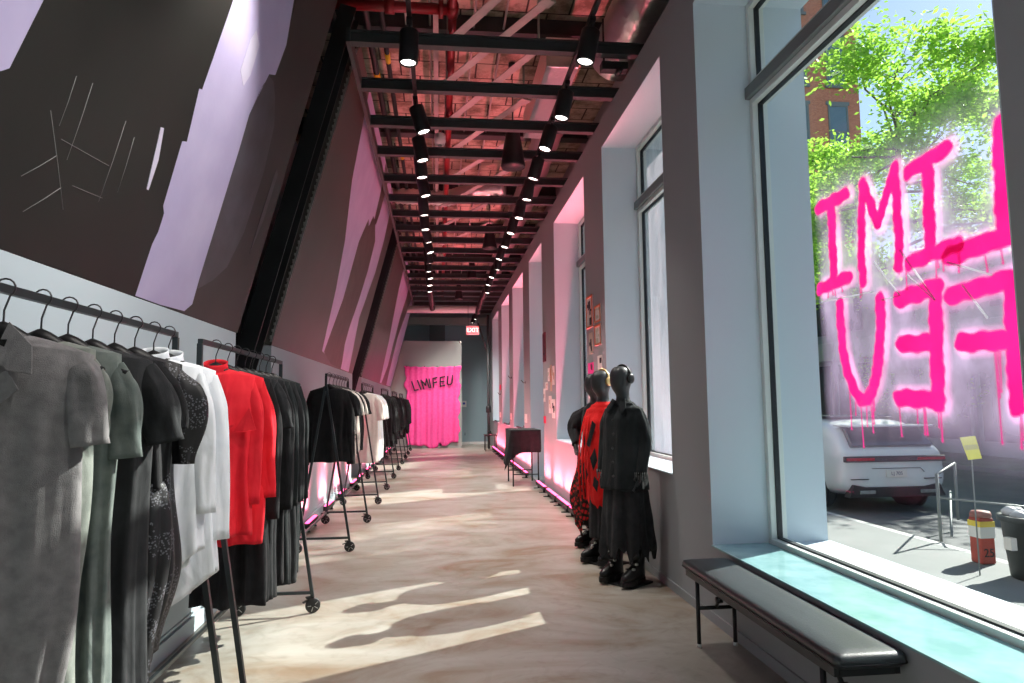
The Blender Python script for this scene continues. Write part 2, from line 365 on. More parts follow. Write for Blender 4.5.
# windows (frame, mullion, panes)
def rect_frame(mb, x0, x1, a, b, z0, z1, w, mi=0):
    mb.box((x0, a, z0), (x1, a+w, z1), mi); mb.box((x0, b-w, z0), (x1, b, z1), mi)
    mb.box((x0, a+w, z0), (x1, b-w, z0+w), mi); mb.box((x0, a+w, z1-w), (x1, b-w, z1), mi)
winobj = []
for i, (a, b, s) in enumerate(wins):
    A, B = a+.006, b-.006; zt = TOP-.006; zb = s+.001
    w = bpy.data.objects.new('window_%d' % (i+1), None); col.objects.link(w); w.location = (GX, (A+B)/2, zb); w['kind'] = 'structure'
    iy, iz = (A+B)/2, zb
    def R(mb, x0, x1, y0, y1, z0, z1, wd): rect_frame(mb, x0-GX, x1-GX, y0-iy, y1-iy, z0-iz, z1-iz, wd)
    f = MB(); R(f, 2.35, 2.47, A, B, zb, 3.83, .045); R(f, 2.35, 2.47, A, B, 3.92, zt, .045); f.build('window_frame', M_frame, w, .004)
    f2 = MB(); R(f2, 2.392, 2.43, A+.045, B-.045, zb+.045, 3.785, .010); R(f2, 2.392, 2.43, A+.045, B-.045, 3.965, zt-.045, .010); f2.build('gasket', M_gasket, w)
    MB().box((2.315-GX, A-iy, 3.83-iz), (2.49-GX, B-iy, 3.92-iz)).build('mullion', M_mull, w, .004)
    g1 = MB().box((-.004, A+.04-iy, .036), (.004, B-.04-iy, 3.79-iz)).build('pane', M_glass, w)
    g2 = MB().box((-.004, A+.04-iy, 3.96-iz), (.004, B-.04-iy, zt-.04-iz)).build('pane', M_glass, w)
    winobj.append(w)
# glass sill slabs
for i, (a, b, s) in enumerate(wins):
    if s < .1: continue
    struct('trim_%d' % (30+i), MB().box((W-.012, a+.007, s), (2.348, b-.007, s+.012)), M_sillglass if s < .6 else M_reveal, bevel=.002)

# ------------------------------------------------------------------ painted letters and haze on the near glass
w1 = winobj[2]; wo = Vector(w1.location)
SX = GX + .008
strokes = {
 'I': [[(3.971,2.775),(3.677,2.778)],[(3.826,2.768),(3.837,2.537),(3.839,2.281)],[(3.995,2.258),(3.697,2.279)]],
 'M': [[(3.564,2.225),(3.563,2.411),(3.517,2.792)],[(3.517,2.792),(3.406,2.527),(3.242,2.787)],[(3.242,2.787),(3.244,2.337),(3.26,2.249)]],
 'I2': [[(3.143,2.725),(2.874,2.748)],[(3.005,2.697),(3.026,2.287)],[(3.176,2.253),(3.018,2.265),(2.855,2.276)]],
 'L': [[(2.562,2.734),(2.582,2.403),(2.583,2.25)],[(2.903,2.224),(2.739,2.239),(2.576,2.244)]],
 'U': [[(3.801,2.133),(3.8,1.81),(3.705,1.598),(3.615,1.528),(3.516,1.628),(3.443,1.865),(3.425,2.104)]],
 'E': [[(3.013,2.099),(3.046,1.528)],[(3.274,2.079),(3.0,2.097)],[(3.278,1.842),(3.038,1.828)],[(3.324,1.56),(3.037,1.547)]],
 'F': [[(2.573,2.061),(2.594,1.515)],[(2.919,2.040),(2.563,2.059)],[(2.867,1.813),(2.587,1.799)]],
}
def resample(p, step=.02):
    out = []
    for i in range(len(p)-1):
        a = Vector(p[i]); b = Vector(p[i+1]); n = max(1, int((b-a).length/step))
        out += [a.lerp(b, k/n) for k in range(n)]
    out.append(Vector(p[-1])); return out
def smooth_line(p, it=3):
    p = [Vector(q) for q in p]
    for _ in range(it):
        if len(p) < 3: break
        p = [p[0]] + [q for i in range(1, len(p)-1) for q in ((p[i]*.75+p[i-1]*.25), (p[i]*.75+p[i+1]*.25))] + [p[-1]]
    return p
def stroke_mesh(mb, pts, wd, x0, th, k):
    pts = resample(pts); n = len(pts)
    L, R_ = [], []
    for i, p in enumerate(pts):
        d = (pts[min(i+1,n-1)]-pts[max(i-1,0)]).normalized(); nn = Vector((-d.y, d.x))
        w = wd*.5*(1+.10*math.sin(i*.55+k)+.06*math.sin(i*1.7+k*2))
        L.append(p+nn*w); R_.append(p-nn*w)
    def cap(c, d, w):
        out = []
        a0 = math.atan2(d.y, d.x)
        for j in range(1, 8):
            a = a0 + PI/2 - PI*j/8; out.append(c+Vector((math.cos(a), math.sin(a)))*w)
        return out
    d1 = (pts[-1]-pts[-2]).normalized(); d0 = (pts[0]-pts[1]).normalized()
    c1 = cap(pts[-1], d1, wd*.5); c0 = cap(pts[0], d0, wd*.5)
    def V(p, x): return Vector((x, p.x, p.y)) - wo
    for x in (x0, x0+th):
        vs = [V(p, x) for q in zip(L, R_) for p in q]
        mb.add(vs, [(2*i, 2*i+1, 2*i+3, 2*i+2) for i in range(n-1)])
        e = [L[-1]] + c1 + [R_[-1]]; mb.add([V(p, x) for p in e], [tuple(range(len(e)))])
        e = [R_[0]] + c0 + [L[0]]; mb.add([V(p, x) for p in e], [tuple(range(len(e)))])
    edge = L + c1 + R_[::-1] + c0
    m_ = len(edge)
    mb.add([V(p, x0) for p in edge]+[V(p, x0+th) for p in edge], [(j,(j+1)%m_,m_+(j+1)%m_,m_+j) for j in range(m_)])
M_gpink = paint_mat('graffiti_pink', (.85, .02, .26), (1.0, 1.0), transl=.5, attr='cover')
names = {'I': 'painted letter I beside the far window edge', 'M': 'painted letter M', 'I2': 'painted letter I beside the M', 'L': 'painted letter L, mirrored', 'U': 'painted letter U', 'E': 'painted letter E, mirrored', 'F': 'painted letter F, mirrored'}
rnd = random.Random(3)
allpts = []
k = 0
def seg_d(p, a, b):
    ab = b-a; L2 = ab.length_squared
    t = 0 if L2 < 1e-12 else max(0, min(1, (p-a).dot(ab)/L2)); return (p-(a+ab*t)).length
for key, sl in strokes.items():
    m_ = MB(); wd = {'L': .098, 'I2': .084, 'M': .072, 'I': .084, 'U': .082, 'E': .095, 'F': .092}[key]*.5
    segs = []
    for st in sl:
        p = smooth_line(st, 3) if len(st) > 2 and key in 'UL' else [Vector(q) for q in st]
        segs += [(p[i], p[i+1], wd) for i in range(len(p)-1)]
        allpts += [(q, wd) for q in resample(p, .03)]
    low = sorted([q for st in sl for q in resample([Vector(a) for a in st], .03)], key=lambda q: q.y)[:14]
    for j in range(9 if key in ('E', 'U', 'F') else 5):
        q = rnd.choice(low) + Vector((rnd.uniform(-.04, .04), -.02)); ln = rnd.uniform(.06, .15)*(1.5 if key in ('E', 'U', 'F') else .7)
        if key == 'F' and j == 0: ln = .42
        q2 = q+Vector((rnd.uniform(-.012, .012), -ln)); segs += [(q, q2, .0042), (q2, q2+Vector((0, -.004)), .006)]
    xs_ = [v.x for a, b, w_ in segs for v in (a, b)]; zs_ = [v.y for a, b, w_ in segs for v in (a, b)]
    st_ = .0075; nx_ = int((max(xs_)-min(xs_)+.16)/st_); nz_ = int((max(zs_)-min(zs_)+.16)/st_); x0_, z0_ = min(xs_)-.08, min(zs_)-.08
    dd = {}; idx = {}; vs_ = []; dv = []; fs_ = []
    for j in range(nz_+1):
        for i in range(nx_+1):
            P0 = Vector((x0_+i*st_, z0_+j*st_)); wob = .004*math.sin(P0.x*55+P0.y*31+k)+.003*math.sin(P0.y*90-P0.x*40)
            d_ = 9
            for a, b, w_ in segs:
                if abs(P0.x-(a.x+b.x)/2) < abs(a.x-b.x)/2+w_+.03 and abs(P0.y-(a.y+b.y)/2) < abs(a.y-b.y)/2+w_+.03:
                    d_ = min(d_, seg_d(P0, a, b)-w_-(wob if w_ > .02 else 0))
            dd[i, j] = d_
    def vid(i, j):
        if (i, j) not in idx: idx[i, j] = len(vs_); vs_.append(Vector((SX+.0006*k, x0_+i*st_, z0_+j*st_))-wo); dv.append(max(0, min(1, .5-dd[i, j]/.012)))
        return idx[i, j]
    for j in range(nz_):
        for i in range(nx_):
            if min(dd[i, j], dd[i+1, j], dd[i, j+1], dd[i+1, j+1]) < .008: fs_.append((vid(i, j), vid(i+1, j), vid(i+1, j+1), vid(i, j+1)))
    m_.add(vs_, fs_, True); k += 1
    o = m_.build('painted_letter', M_gpink, w1); o['label'] = names[key]
    at = o.data.attributes.new('cover', 'FLOAT', 'POINT'); at.data.foreach_set('value', dv); at = o.data.attributes.new('pinkness', 'FLOAT', 'POINT'); at.data.foreach_set('value', [0.0]*len(dv))
scr = [[(3.461,2.319),(3.267,2.10),(3.412,2.097)],[(3.244,2.337),(3.019,2.036),(3.203,2.196)],[(2.924,2.205),(2.669,2.092)],[(2.842,2.079),(2.714,1.908)],[(3.992,2.174),(3.493,2.155)]]
m_ = MB()
for st in scr:
    m_.tube([Vector((SX+.004, a, b))-wo for a, b in st], .005, 6)
m_.build('scribble', paint_mat('silver_scribble', (.75, .75, .78), (.6, .8)), w1)
# sprayed haze sheet
ny, nz = 120, 110; ya, yb, za, zb_ = 2.10, 4.05, .75, 3.25
vs, cov, pk = [], [], []
for j in range(nz+1):
    for i in range(ny+1):
        y = ya+(yb-ya)*i/ny; z = za+(zb_-za)*j/nz
        d = min(math.hypot(p.x-y, p.y-z)-r for p, r in allpts)
        pink = max(0, 1-max(0, d)/.035)
        halo = math.exp(-(max(0, d)/.10)**1.2)
        base = .50*math.exp(-((z-1.95)/.62)**4)
        band = .3*math.exp(-((z-2.17)/.07)**2)
        edge = min(1, (i)/6, (ny-i)/5, j/8, (nz-j)/14)
        vs.append((SX+.018, y, z)); cov.append(max(0, min(1, (.80*halo+base+band)))*edge); pk.append(pink*.9)
vs = [Vector(v)-wo for v in vs]
fs = [(j*(ny+1)+i, j*(ny+1)+i+1, (j+1)*(ny+1)+i+1, (j+1)*(ny+1)+i) for j in range(nz) for i in range(ny)]
hz = MB().add(vs, fs, True).build('spray_haze', paint_mat('spray_haze_lilac', (.36, .27, .41), (.40, 1.0), scale=(1, 1.2, .8), transl=.7, attr='cover'), w1)
for nm, arr in (('cover', cov), ('pinkness', pk)):
    at = hz.data.attributes.new(nm, 'FLOAT', 'POINT'); at.data.foreach_set('value', arr)
# whitewash haze on the other panes
M_wash = paint_mat('whitewash_pink_haze', (.60, .50, .56), (.06, .26), scale=(1, .8, .35), lo=.35, hi=.65, transl=.75)
for i in range(3, 9):
    a, b, s = wins[i]; w = winobj[i]; q = Vector(w.location)
    mm = MB()
    for (z0, z1) in ((s+.05, 3.78), (3.97, TOP-.06)):
        mm.box(Vector((SX, a+.07, z0))-q, Vector((SX+.001, b-.07, z1))-q)
    mm.build('whitewash_film', M_wash, w)

# ------------------------------------------------------------------ leaning mural panels
KX = .262
def onp(y, z, off=0):
    n = Vector((1, 0, -KX)).normalized()
    return Vector((LW + KX*(z-2.17), y, z)) + n*off
def panel(y0, y1, label, m):
    cy = (y0+y1)/2; zt = 5.45
    o = empty('mural_panel', label, 'mural', (LW, cy, 2.17), group='leaning mural panels')
    b = Vector((LW, cy, 2.17))
    n = Vector((1, 0, -KX)).normalized()
    p = [onp(y0, 2.172)-b, onp(y1, 2.172)-b, onp(y1, zt)-b, onp(y0, zt)-b]
    MB().prism([q - n*.10 for q in p], n*.10).build('board', m, o, .004)
    return o, b
def patch(o, b, poly, m, name, lay=1):
    q = [onp(y, z, .0005)-b for y, z in poly]
    n = Vector((1, 0, -KX)).normalized()
    me = MB().prism(q, n*(.0015*lay)); return me.build(name, m, o)
p1, b1 = panel(-3.0, 5.90, 'black leaning mural board with torn lavender band above the first two clothes racks', M_board)
lav = [(3.983,5.44),(3.983,3.979),(3.956,3.401),(3.918,3.389),(3.974,3.09),(3.917,3.071),(3.938,2.695),(3.977,2.663),(3.978,2.552),(3.954,2.475),(3.952,2.382),(3.951,2.177),(4.294,2.177),(4.674,2.191),(4.769,2.252),(4.756,2.424),(4.752,2.881),(4.748,3.349),(4.735,3.596),(4.866,3.964),(4.984,4.017),(5.017,4.274),(4.90,4.555),(4.86,5.44)]
patch(p1, b1, [(4.55,2.176),(4.674,2.191),(4.735,2.6),(4.735,3.596),(4.866,3.964),(4.984,4.017),(4.95,4.555),(4.80,5.44),(5.895,5.44),(5.895,2.176)], mat('mural_dark_grey', (.045, .043, .041), .5, noise=(.055, .053, .05), nscale=2, spec=.3), 'grey_field', .6)
patch(p1, b1, lav, M_lav, 'lavender_band')
patch(p1, b1, [(2.472,2.746),(2.506,2.775),(2.55,3.066),(2.72,3.4),(2.80,4.1),(2.84,5.44),(.9,5.44),(.9,3.0),(2.2,2.80)], M_lav, 'lavender_band')
patch(p1, b1, [(3.641,3.037),(3.674,3.046),(3.724,2.886),(3.722,2.717),(3.70,2.715)], M_lav2, 'paint_sliver', 2)
patch(p1, b1, [(5.625,3.519),(5.70,3.50),(5.69,3.1),(5.596,2.789),(5.60,3.2)], M_mgrey, 'grey_wedge', 2)
patch(p1, b1, [(4.735,3.598),(4.80,3.83),(4.877,3.955),(4.99,3.97),(5.12,3.9),(5.28,3.75),(5.36,3.4),(5.33,2.9),(5.20,2.6),(5.0,2.46),(4.78,2.36),(4.754,2.5),(4.752,2.881),(4.748,3.349)], M_mgrey, 'grey_patch')
patch(p1, b1, [(4.423,4.046),(4.542,4.007),(4.548,3.794),(4.493,3.688),(4.373,3.739),(4.38,3.951)], M_lav2, 'pale_patch', 2)
ch = [((2.867,2.928),(2.867,2.712)),((2.983,2.956),(2.986,2.61)),((2.787,2.742),(3.072,2.417)),((2.906,2.671),(3.298,2.698)),((2.913,2.602),(2.752,2.457)),((3.01,2.496),(2.83,2.337)),((3.315,2.928),(3.312,2.525)),((3.43,2.894),(3.443,2.614)),((3.081,2.528),(3.332,2.55))]
m_ = MB()
for a, c in ch: m_.tube([onp(*a, .001)-b1, onp((a[0]+c[0])/2+.004, (a[1]+c[1])/2, .001)-b1, onp(*c, .001)-b1], .0013, 5)
m_.build('chalk_lines', M_chalk, p1)
p2, b2 = panel(7.08, 13.6, 'grey leaning mural board with lavender strokes behind the middle racks', M_board2)
patch(p2, b2, [(8.1,5.44),(12.45,5.44),(12.825,4.698),(12.855,4.061),(12.431,3.14),(13.0,2.184),(12.007,2.186),(10.855,2.268),(9.831,2.33),(9.563,3.184),(9.22,3.804),(8.586,4.437)], M_lav, 'lavender_band')
patch(p2, b2, [(10.549,4.472),(10.75,4.40),(10.9,4.62),(11.233,4.612),(11.79,4.423),(11.9,3.9),(11.823,3.397),(11.628,2.865),(11.65,2.581),(11.9,2.308),(11.95,2.19),(10.867,2.205),(9.981,2.33),(10.313,3.159),(10.274,4.05)], M_mblob, 'umber_stroke', 2)
patch(p2, b2, [(10.656,5.43),(11.31,5.43),(11.433,5.233),(11.438,4.792),(11.377,4.60),(11.10,4.60),(10.939,5.071)], M_mblob, 'umber_stroke', 2)
p3, b3 = panel(15.2, 24.38, 'farthest leaning mural board with two lavender strokes near the pink cloth', M_board2)
patch(p3, b3, [(17.7,5.44),(21.0,5.44),(20.9,4.9),(20.541,4.213),(20.9,2.748),(20.3,2.2),(19.8,2.2),(19.094,3.372),(17.951,4.657)], M_lav, 'lavender_band')
patch(p3, b3, [(22.9,5.44),(23.6,5.44),(24.0,4.926),(24.2,3.664),(24.3,2.2),(22.2,2.2),(21.6,3.686),(22.9,5.104)], M_lav, 'lavender_band')

# black curtains and leaning steel channels in the gaps
def curtain_strip(y0, y1, label):
    b = Vector((-2.08, (y0+y1)/2, 0)); o = MB(); N = 90
    r0, r1 = [], []
    rows = []
    for z in (0.02, 1.5, 3.0, 4.5, 5.6):
        R = []
        for i in range(N+1):
            y = y0+(y1-y0)*i/N
            R.append(Vector((-2.03+.045*math.sin(i*.55)+.02*math.sin(i*.23+z), y, z))-b)
        for i in range(N, -1, -1): R.append(R[i]+Vector((-.012, 0, 0)))
        rows.append(R)
    o.loft(rows, cap=True)
    ob = o.build('curtain', M_curtain); ob.location = b; tag(ob, label, 'curtain', 'black curtains in the mural gaps')
curtain_strip(5.93, 7.06, 'black pleated curtain in the gap after the first mural board')
curtain_strip(13.65, 15.15, 'black pleated curtain in the gap beyond the middle mural board')
def channel(y, label):
    o = empty('steel_column', label, 'steel column', (LW, y, 1.9), group='leaning steel columns')
    b = Vector((LW, y, 1.9))
    A = onp(y, 1.0, -.10)-b; B = onp(y, 5.48, -.10)-b
    m_ = MB(); m_.bar(A, B, .24, .02, up=(1,0,-KX))
    m_.bar(A+Vector((.04,-.12,0)), B+Vector((.04,-.12,0)), .014, .16, up=(1,0,-KX)); m_.bar(A+Vector((.04,.12,0)), B+Vector((.04,.12,0)), .014, .16, up=(1,0,-KX))
    m_.build('web', M_steel, o)
    h = MB()
    for k in range(9):
        t = (k+.5)/9; c = A.lerp(B, t)+Vector((.015, 0, 0)); h.box(c-Vector((.012,.02,.035)), c+Vector((.012,.02,.035)))
    h.build('slot', M_blk, o)
    return o
channel(6.60, 'black slotted steel column leaning beside the grey mural board')
channel(14.5, 'black slotted steel column leaning beside the farthest mural board')
for y, lab in ((7.066, 'silver studded edging strip on the near edge of the middle mural board'), (15.19, 'silver studded edging strip on the near edge of the farthest mural board')):
    m_ = MB(); b = onp(y, 2.2)
    m_.bar(onp(y, 2.2, -.012)-b, onp(y, 5.4, -.012)-b, .010, .022, up=(1,0,-KX))
    for k in range(48):
        z = 2.25+k*.066; c = onp(y-.012, z, -.025)-b
        m_.box(c-Vector((.008,.008,.014 if k % 3 else .024)), c+Vector((.008,.008,.014)))
    o = m_.build('edging_strip', M_metal); o.location = b; tag(o, lab, 'edging strip', 'studded edging strips')

# ------------------------------------------------------------------ ceiling: beams, tracks, pipes, ducts
BY = [-1.0, 0.1, 1.2, 2.2, 3.2, 4.2, 5.15, 6.15, 7.08, 8.03, 9.0, 10.1, 11.1, 12.0, 13.0, 13.95, 14.9, 15.85, 16.85, 17.9, 18.9, 19.9, 20.9, 21.9, 22.9, 23.9, 24.9]
bm0 = None; vis = 0
for y in BY:
    XL = -1.52; m_ = MB(); m_.box((XL, -.045, 0), (1.85, .045, .012)).box((XL, -.005, .012), (1.85, .005, .11)).box((XL, -.045, .11), (1.85, .045, .122))
    if bm0 is None: bm0 = m_.build('ceiling_beam', M_beam); o = bm0
    else: o = bm0.copy(); col.objects.link(o)
    o.location = (.70, y, 4.93)
    if y < 5: tag(o, 'dark steel ceiling beam above the camera, out of the picture', 'beam', 'ceiling beams')
    else: tag(o, 'dark steel beam across the ceiling, %s from the camera' % ORD[vis], 'beam', 'ceiling beams'); vis += 1
o = MB().box((-.04,6.1,0),(.0,25.0,.14)).build('edge_beam', M_beam); o.location = (-.82, 0, 4.925); tag(o, 'dark edge beam along the tops of the mural boards', 'beam')
# upper joists against deck
for k in range(8):
    y = 1.5+k*3.1
    o = MB().box((-2.4, -.10, 0), (2.5, .10, .02)).box((-2.4, -.02, .02), (2.5, .02, .24)).build('roof_joist', M_beam); o.location = (0, y, 5.96)
    tag(o, 'dark roof joist under the old deck, %s from the camera' % ORD[k], 'roof joist', 'roof joists')
# track rails
for x, y1, lab in ((-.25, 21.8, 'black lighting track along the left of the ceiling'), (1.32, 24.6, 'black lighting track along the right of the ceiling')):
    o = MB().box((-.02, -1, 0), (.02, y1, .045)).build('light_track', M_blk, bevel=.003); o.location = (x, 0, 4.86); tag(o, lab, 'light track')
def track_spot(x, y, tilt, side, n, lit):
    K = 1.2; o = empty('track_spotlight', 'black cylinder spotlight on the %s ceiling track, %s' % (side, ORD[n]+' from the camera' if n >= 0 else 'added out of view as extra light'), 'spotlight', (x, y, 4.86), group='spotlights on the %s track' % side)
    MB().box((-.025, -.07, -.035), (.025, .07, 0)).tube([(0,0,-.035),(0,0,-.10)], .014, 8).build('bracket', M_blk, o)
    tx, ty = tilt
    rot = Matrix.Rotation(tx, 4, 'X') @ Matrix.Rotation(ty, 4, 'Y')
    c = MB().lathe([(.045,-.02),(.066,-.022),(.068,-.03),(.068,-.25),(.064,-.262),(.056,-.262),(.054,-.25)], n=24).build('can', M_blk, o)
    c.location = (0, 0, -.07); c.rotation_euler = rot.to_euler(); c.scale = (K, K, K)
    l = MB().lathe([(.053,-.246),(.053,-.252),(.03,-.256)], n=24).build('lens', M_lens, o)
    l.location = (0, 0, -.07); l.rotation_euler = rot.to_euler(); l.scale = (K, K, K)
    if lit:
        ld = bpy.data.lights.new('spot', 'SPOT'); ld.energy = SPOT_W; ld.color = (1, .95, .88); ld.spot_size = math.radians(75); ld.spot_blend = .8; ld.shadow_soft_size = .05
        lo = bpy.data.objects.new('spot_beam', ld); col.objects.link(lo); lo.parent = o
        d = rot @ Vector((0, 0, -1)); lo.location = Vector((0,0,-.07)) + d*.34; lo.rotation_euler = rot.to_euler()
SPOT_W = 150
rnd = random.Random(11)
LY = [5.6, 7.1, 7.95, 8.55, 9.35, 10.3, 11.2, 12.1, 13.0, 13.9, 14.8, 15.7, 16.6, 17.5, 18.4, 19.3, 20.2, 21.2]
LYb = [-3.5, -1.5, .8, 2.6, 4.0]
RY = [5.45, 6.6, 7.5, 8.5, 9.4, 10.4, 11.4, 12.4, 13.5, 14.5, 15.5, 16.5, 17.6, 18.6, 19.7, 20.8, 21.9, 23.2, 24.3]
for i, y in enumerate(LY): track_spot(-.25, y, (rnd.uniform(-.1, .12) if y < 18 else .75, -rnd.uniform(.08, .32) if i else .03), 'left', i, True)
for y, x in ((2.2, -.25), (3.9, -.25), (1.2, 1.32), (2.4, 1.32), (3.6, 1.32)):  # extra lamps added out of view to brighten the racks and mural
    track_spot(x, y, (.1, .62 if x < 0 else .60), 'left' if x < 0 else 'right', -1, True)
for i, y in enumerate(RY): track_spot(1.32, y, (rnd.uniform(-.1, .1) if y < 18.5 else (.6 if y < 23 else 0), rnd.uniform(.1, .3)), 'right', i, i % 2 == 0 or y > 20)
# speakers
sp = []
for i, (x, y, s) in enumerate(((1.0, 8.75, 1.0), (1.05, 13.6, .9), (.85, 17.0, .8), (.62, 20.5, .8))):
    o = empty('pendant_speaker', ['large black pendant speaker between the tracks, nearest of the hanging speakers', 'black pendant speaker hanging second from the camera', 'small black pendant speaker hanging third from the camera', 'farthest black pendant speaker near the end wall'][i], 'speaker', (x, y, 4.92), group='pendant speakers')
    z0 = .0
    MB().lathe([(.07,.36),(.088,.33),(.10,.24),(.135,.04),(.165,-.17),(.16,-.20),(.02,-.205)], n=28).build('cabinet', M_blk, o).scale = (s, s, s)
    MB().tube([(0,0,.3*s),(0,0,1.25)], .006, 6).build('cable', M_blk, o)
    MB().lathe([(.05,1.22),(.05,1.26)], n=16).build('canopy', M_blk, o)
# red sprinkler pipes
o = MB().tube([(.145,-2,5.62),(.145,25.5,5.62)], .045, 14); 
for y in (2, 4.3, 6.64, 9.2, 12, 15, 18, 21): o.tube([(.145,y-.09,5.62),(.145,y+.09,5.62)], .062, 14)
tag(o.build('sprinkler_pipe', M_redpipe), 'long red sprinkler pipe running down the middle of the ceiling', 'pipe', 'red pipes')
o = MB().tube([(-1.3,6.64,5.62),(.09,6.64,5.62)], .055, 14).tube([(-.55,6.64,5.62),(-.45,6.64,5.62)], .075, 14).tube([(.00,6.64,5.62),(.05,6.64,5.62)], .09, 14)
tag(o.build('sprinkler_pipe', M_redpipe), 'short red cross pipe meeting the long pipe near the first spotlights', 'pipe', 'red pipes')
for i, (x, y) in enumerate(((.02, 9.0), (.05, 16.5), (.02, 22))):
    o = empty('fire_sprinkler', ['white sprinkler housing hanging below the red pipe, nearest of them', 'white sprinkler housing below the red pipe, halfway down the room', 'white sprinkler housing below the red pipe, close to the end wall'][i], 'sprinkler', (x, y, 5.15), group='sprinkler housings')
    MB().lathe([(.03,.12),(.075,.10),(.08,0),(.065,-.05)], n=20).build('housing', M_white, o)
    MB().lathe([(.03,-.05),(.02,-.10)], n=12).build('nozzle', M_metal, o); MB().tube([(0,0,.12),(.10,0,.42)], .012, 8).build('drop_pipe', M_redpipe, o)
# grey struts
ST = [((.10,7.9),(1.05,6.15)),((.10,7.0),(.85,5.6)),((.10,9.1),(1.1,7.0)),((.1,10.3),(1.1,8.3)),((.1,11.6),(1.1,9.6)),((.1,13.0),(1.1,11)),((.1,14.5),(1.1,12.5)),((.1,16.2),(1.1,14.2))]
for i, (a, b_) in enumerate(ST):
    c = Vector(((a[0]+b_[0])/2, (a[1]+b_[1])/2, 5.45)); A = Vector((*a, 5.45))-c; B = Vector((*b_, 5.45))-c
    m_ = MB().bar(A, B, .10, .008).bar(A+Vector((.04,0,.03)), B+Vector((.04,0,.03)), .008, .06)
    d = (B-A).normalized()
    for e in (A, B): m_.bar(e-d*.06, e+d*.06, .14, .02); m_.tube([e, e+Vector((0,0,.5))], .012, 6)
    o = m_.build('diagonal_strut', M_strut); o.location = c
    tag(o, 'flat grey diagonal brace under the ceiling deck, %s from the camera' % ORD[i], 'brace', 'diagonal ceiling braces')
# conduits on the left
for i, (x, z, r) in enumerate(((-1.15,5.78,.045),(-.97,5.80,.05),(-.79,5.80,.04),(-.62,5.80,.03))):
    o = empty('conduit', 'dark conduit along the left ceiling, %s from the mural side' % ORD[i], 'conduit', (x, 0, z), group='left ceiling conduits')
    MB().tube([(0,-2,0),(0,25.6,0)], r, 10).build('tube', M_blk, o)
    if i in (2, 3):
        s_ = MB()
        for y in ((5.95, 8.4) if i == 2 else (7.9, 11.2)): s_.tube([(0,y,0),(0,y+.22,0)], r+.003, 12)
        s_.build('marker_sleeve', mat('marker_yellow', (.85, .55, .02), .5), o)
for i, x in enumerate((.42, .78, -.1, -.38)):
    o = MB().tube([(0,-1,0),(0,25,0)], .014, 6).build('thin_conduit', M_strut); o.location = (x, 0, 6.05); tag(o, 'thin grey conduit fixed to the deck, %s from the left' % ['third', 'fourth', 'second', 'first'][i], 'conduit', 'thin deck conduits')
# long slotted rail and timber by right
o = MB().box((-.03,-1,0),(.03,25,.03)).build('slotted_rail', M_strut); o.location = (-.03, 0, 5.75); tag(o, 'perforated grey rail beside the red pipe', 'rail')
# foil ducts
def duct(pts, r, label, corr=.018):
    out = []; rr = []
    P_ = [Vector(p) for p in pts]
    for i in range(len(P_)-1):
        n = max(2, int((P_[i+1]-P_[i]).length/.05))
        for k in range(n): out.append(P_[i].lerp(P_[i+1], k/n)); rr.append(r + corr*(1 if len(out) % 2 else -1) + rnd.uniform(-.01, .01))
    o = MB().tube(out, rr, 22).build('foil_duct', M_foil); tag(o, label, 'duct', 'foil ducts'); return o
duct([(1.98,-1,5.50),(2.0,4,5.5),(2.02,7.3,5.50)], .27, 'fat crinkled silver duct above the window wall, nearest the camera')
duct([(1.64,9.5,5.62),(1.70,12,5.62),(1.72,24,5.62)], .20, 'long silver foil duct running deep along the right of the ceiling')
duct([(-1.0,13.1,5.66),(.2,13.2,5.66),(.7,12.6,5.66),(1.3,12.4,5.66)], .15, 'silver foil duct crossing the ceiling from left to right', .012)
o = MB().box((-.19,0,0),(.19,2.1,.36)).build('duct_box', M_foil, bevel=.01); o.location = (1.42, 7.3, 5.40); tag(o, 'square foil wrapped duct box beside the right track', 'duct')
o = MB().tube([(-1.2,0,0),(1.2,0,0)], .12, 18).build('end_duct', M_white); o.location = (0.1, 22.6, 4.74); tag(o, 'pale round duct across the room in front of the end wall', 'duct')
# actuator box
o = MB().box((-.13,-.05,-.04),(.13,.05,.04)).tube([(-.1,0,.02),(-.1,0,.5)], .01, 6).tube([(.04,-.07,-.05),(.04,.03,-.05)], .028, 10).build('valve_actuator', M_blk); o.location = (1.72, 6.2, 4.84); tag(o, 'small black valve motor under the first ceiling beam by the wall', 'valve')
# exit sign
o = empty('exit_sign', 'red EXIT sign hung on two wires before the end wall', 'sign', (1.12, 22, 3.97))
MB().box((-.21,-.025,-.15),(.21,.025,.15)).build('case', mat('exit_case', (.75, .3, .32), .5), o, .004)
MB().box((-.195,-.029,-.135),(.195,-.0255,.135)).build('face', M_exit, o)
MB().tube([(-.15,0,.15),(-.15,0,.96)], .006, 5).tube([(.15,0,.15),(.15,0,.96)], .006, 5).build('wire', M_blk, o)
def text_mesh(s, size, m, parent, loc, rot, name='lettering', ext=.002, shear=0, align='CENTER', off=0):
    c = bpy.data.curves.new(name, 'FONT'); c.body = s; c.size = size; c.extrude = ext; c.shear = shear; c.align_x = align; c.align_y = 'CENTER'; c.offset = off
    t_ = bpy.data.objects.new('tmp', c); me = bpy.data.meshes.new_from_object(t_); bpy.data.objects.remove(t_); bpy.data.curves.remove(c)
    o = bpy.data.objects.new(name, me); col.objects.link(o); o.location = loc; o.rotation_euler = rot; me.materials.clear(); me.materials.append(m)
    if parent: o.parent = parent
    return o
text_mesh('EXIT', .20, mat('exit_letters', (1, .8, .8), .5, emit=(1, .55, .6), estr=.7), o, (0, -.031, 0), (PI/2, 0, 0))

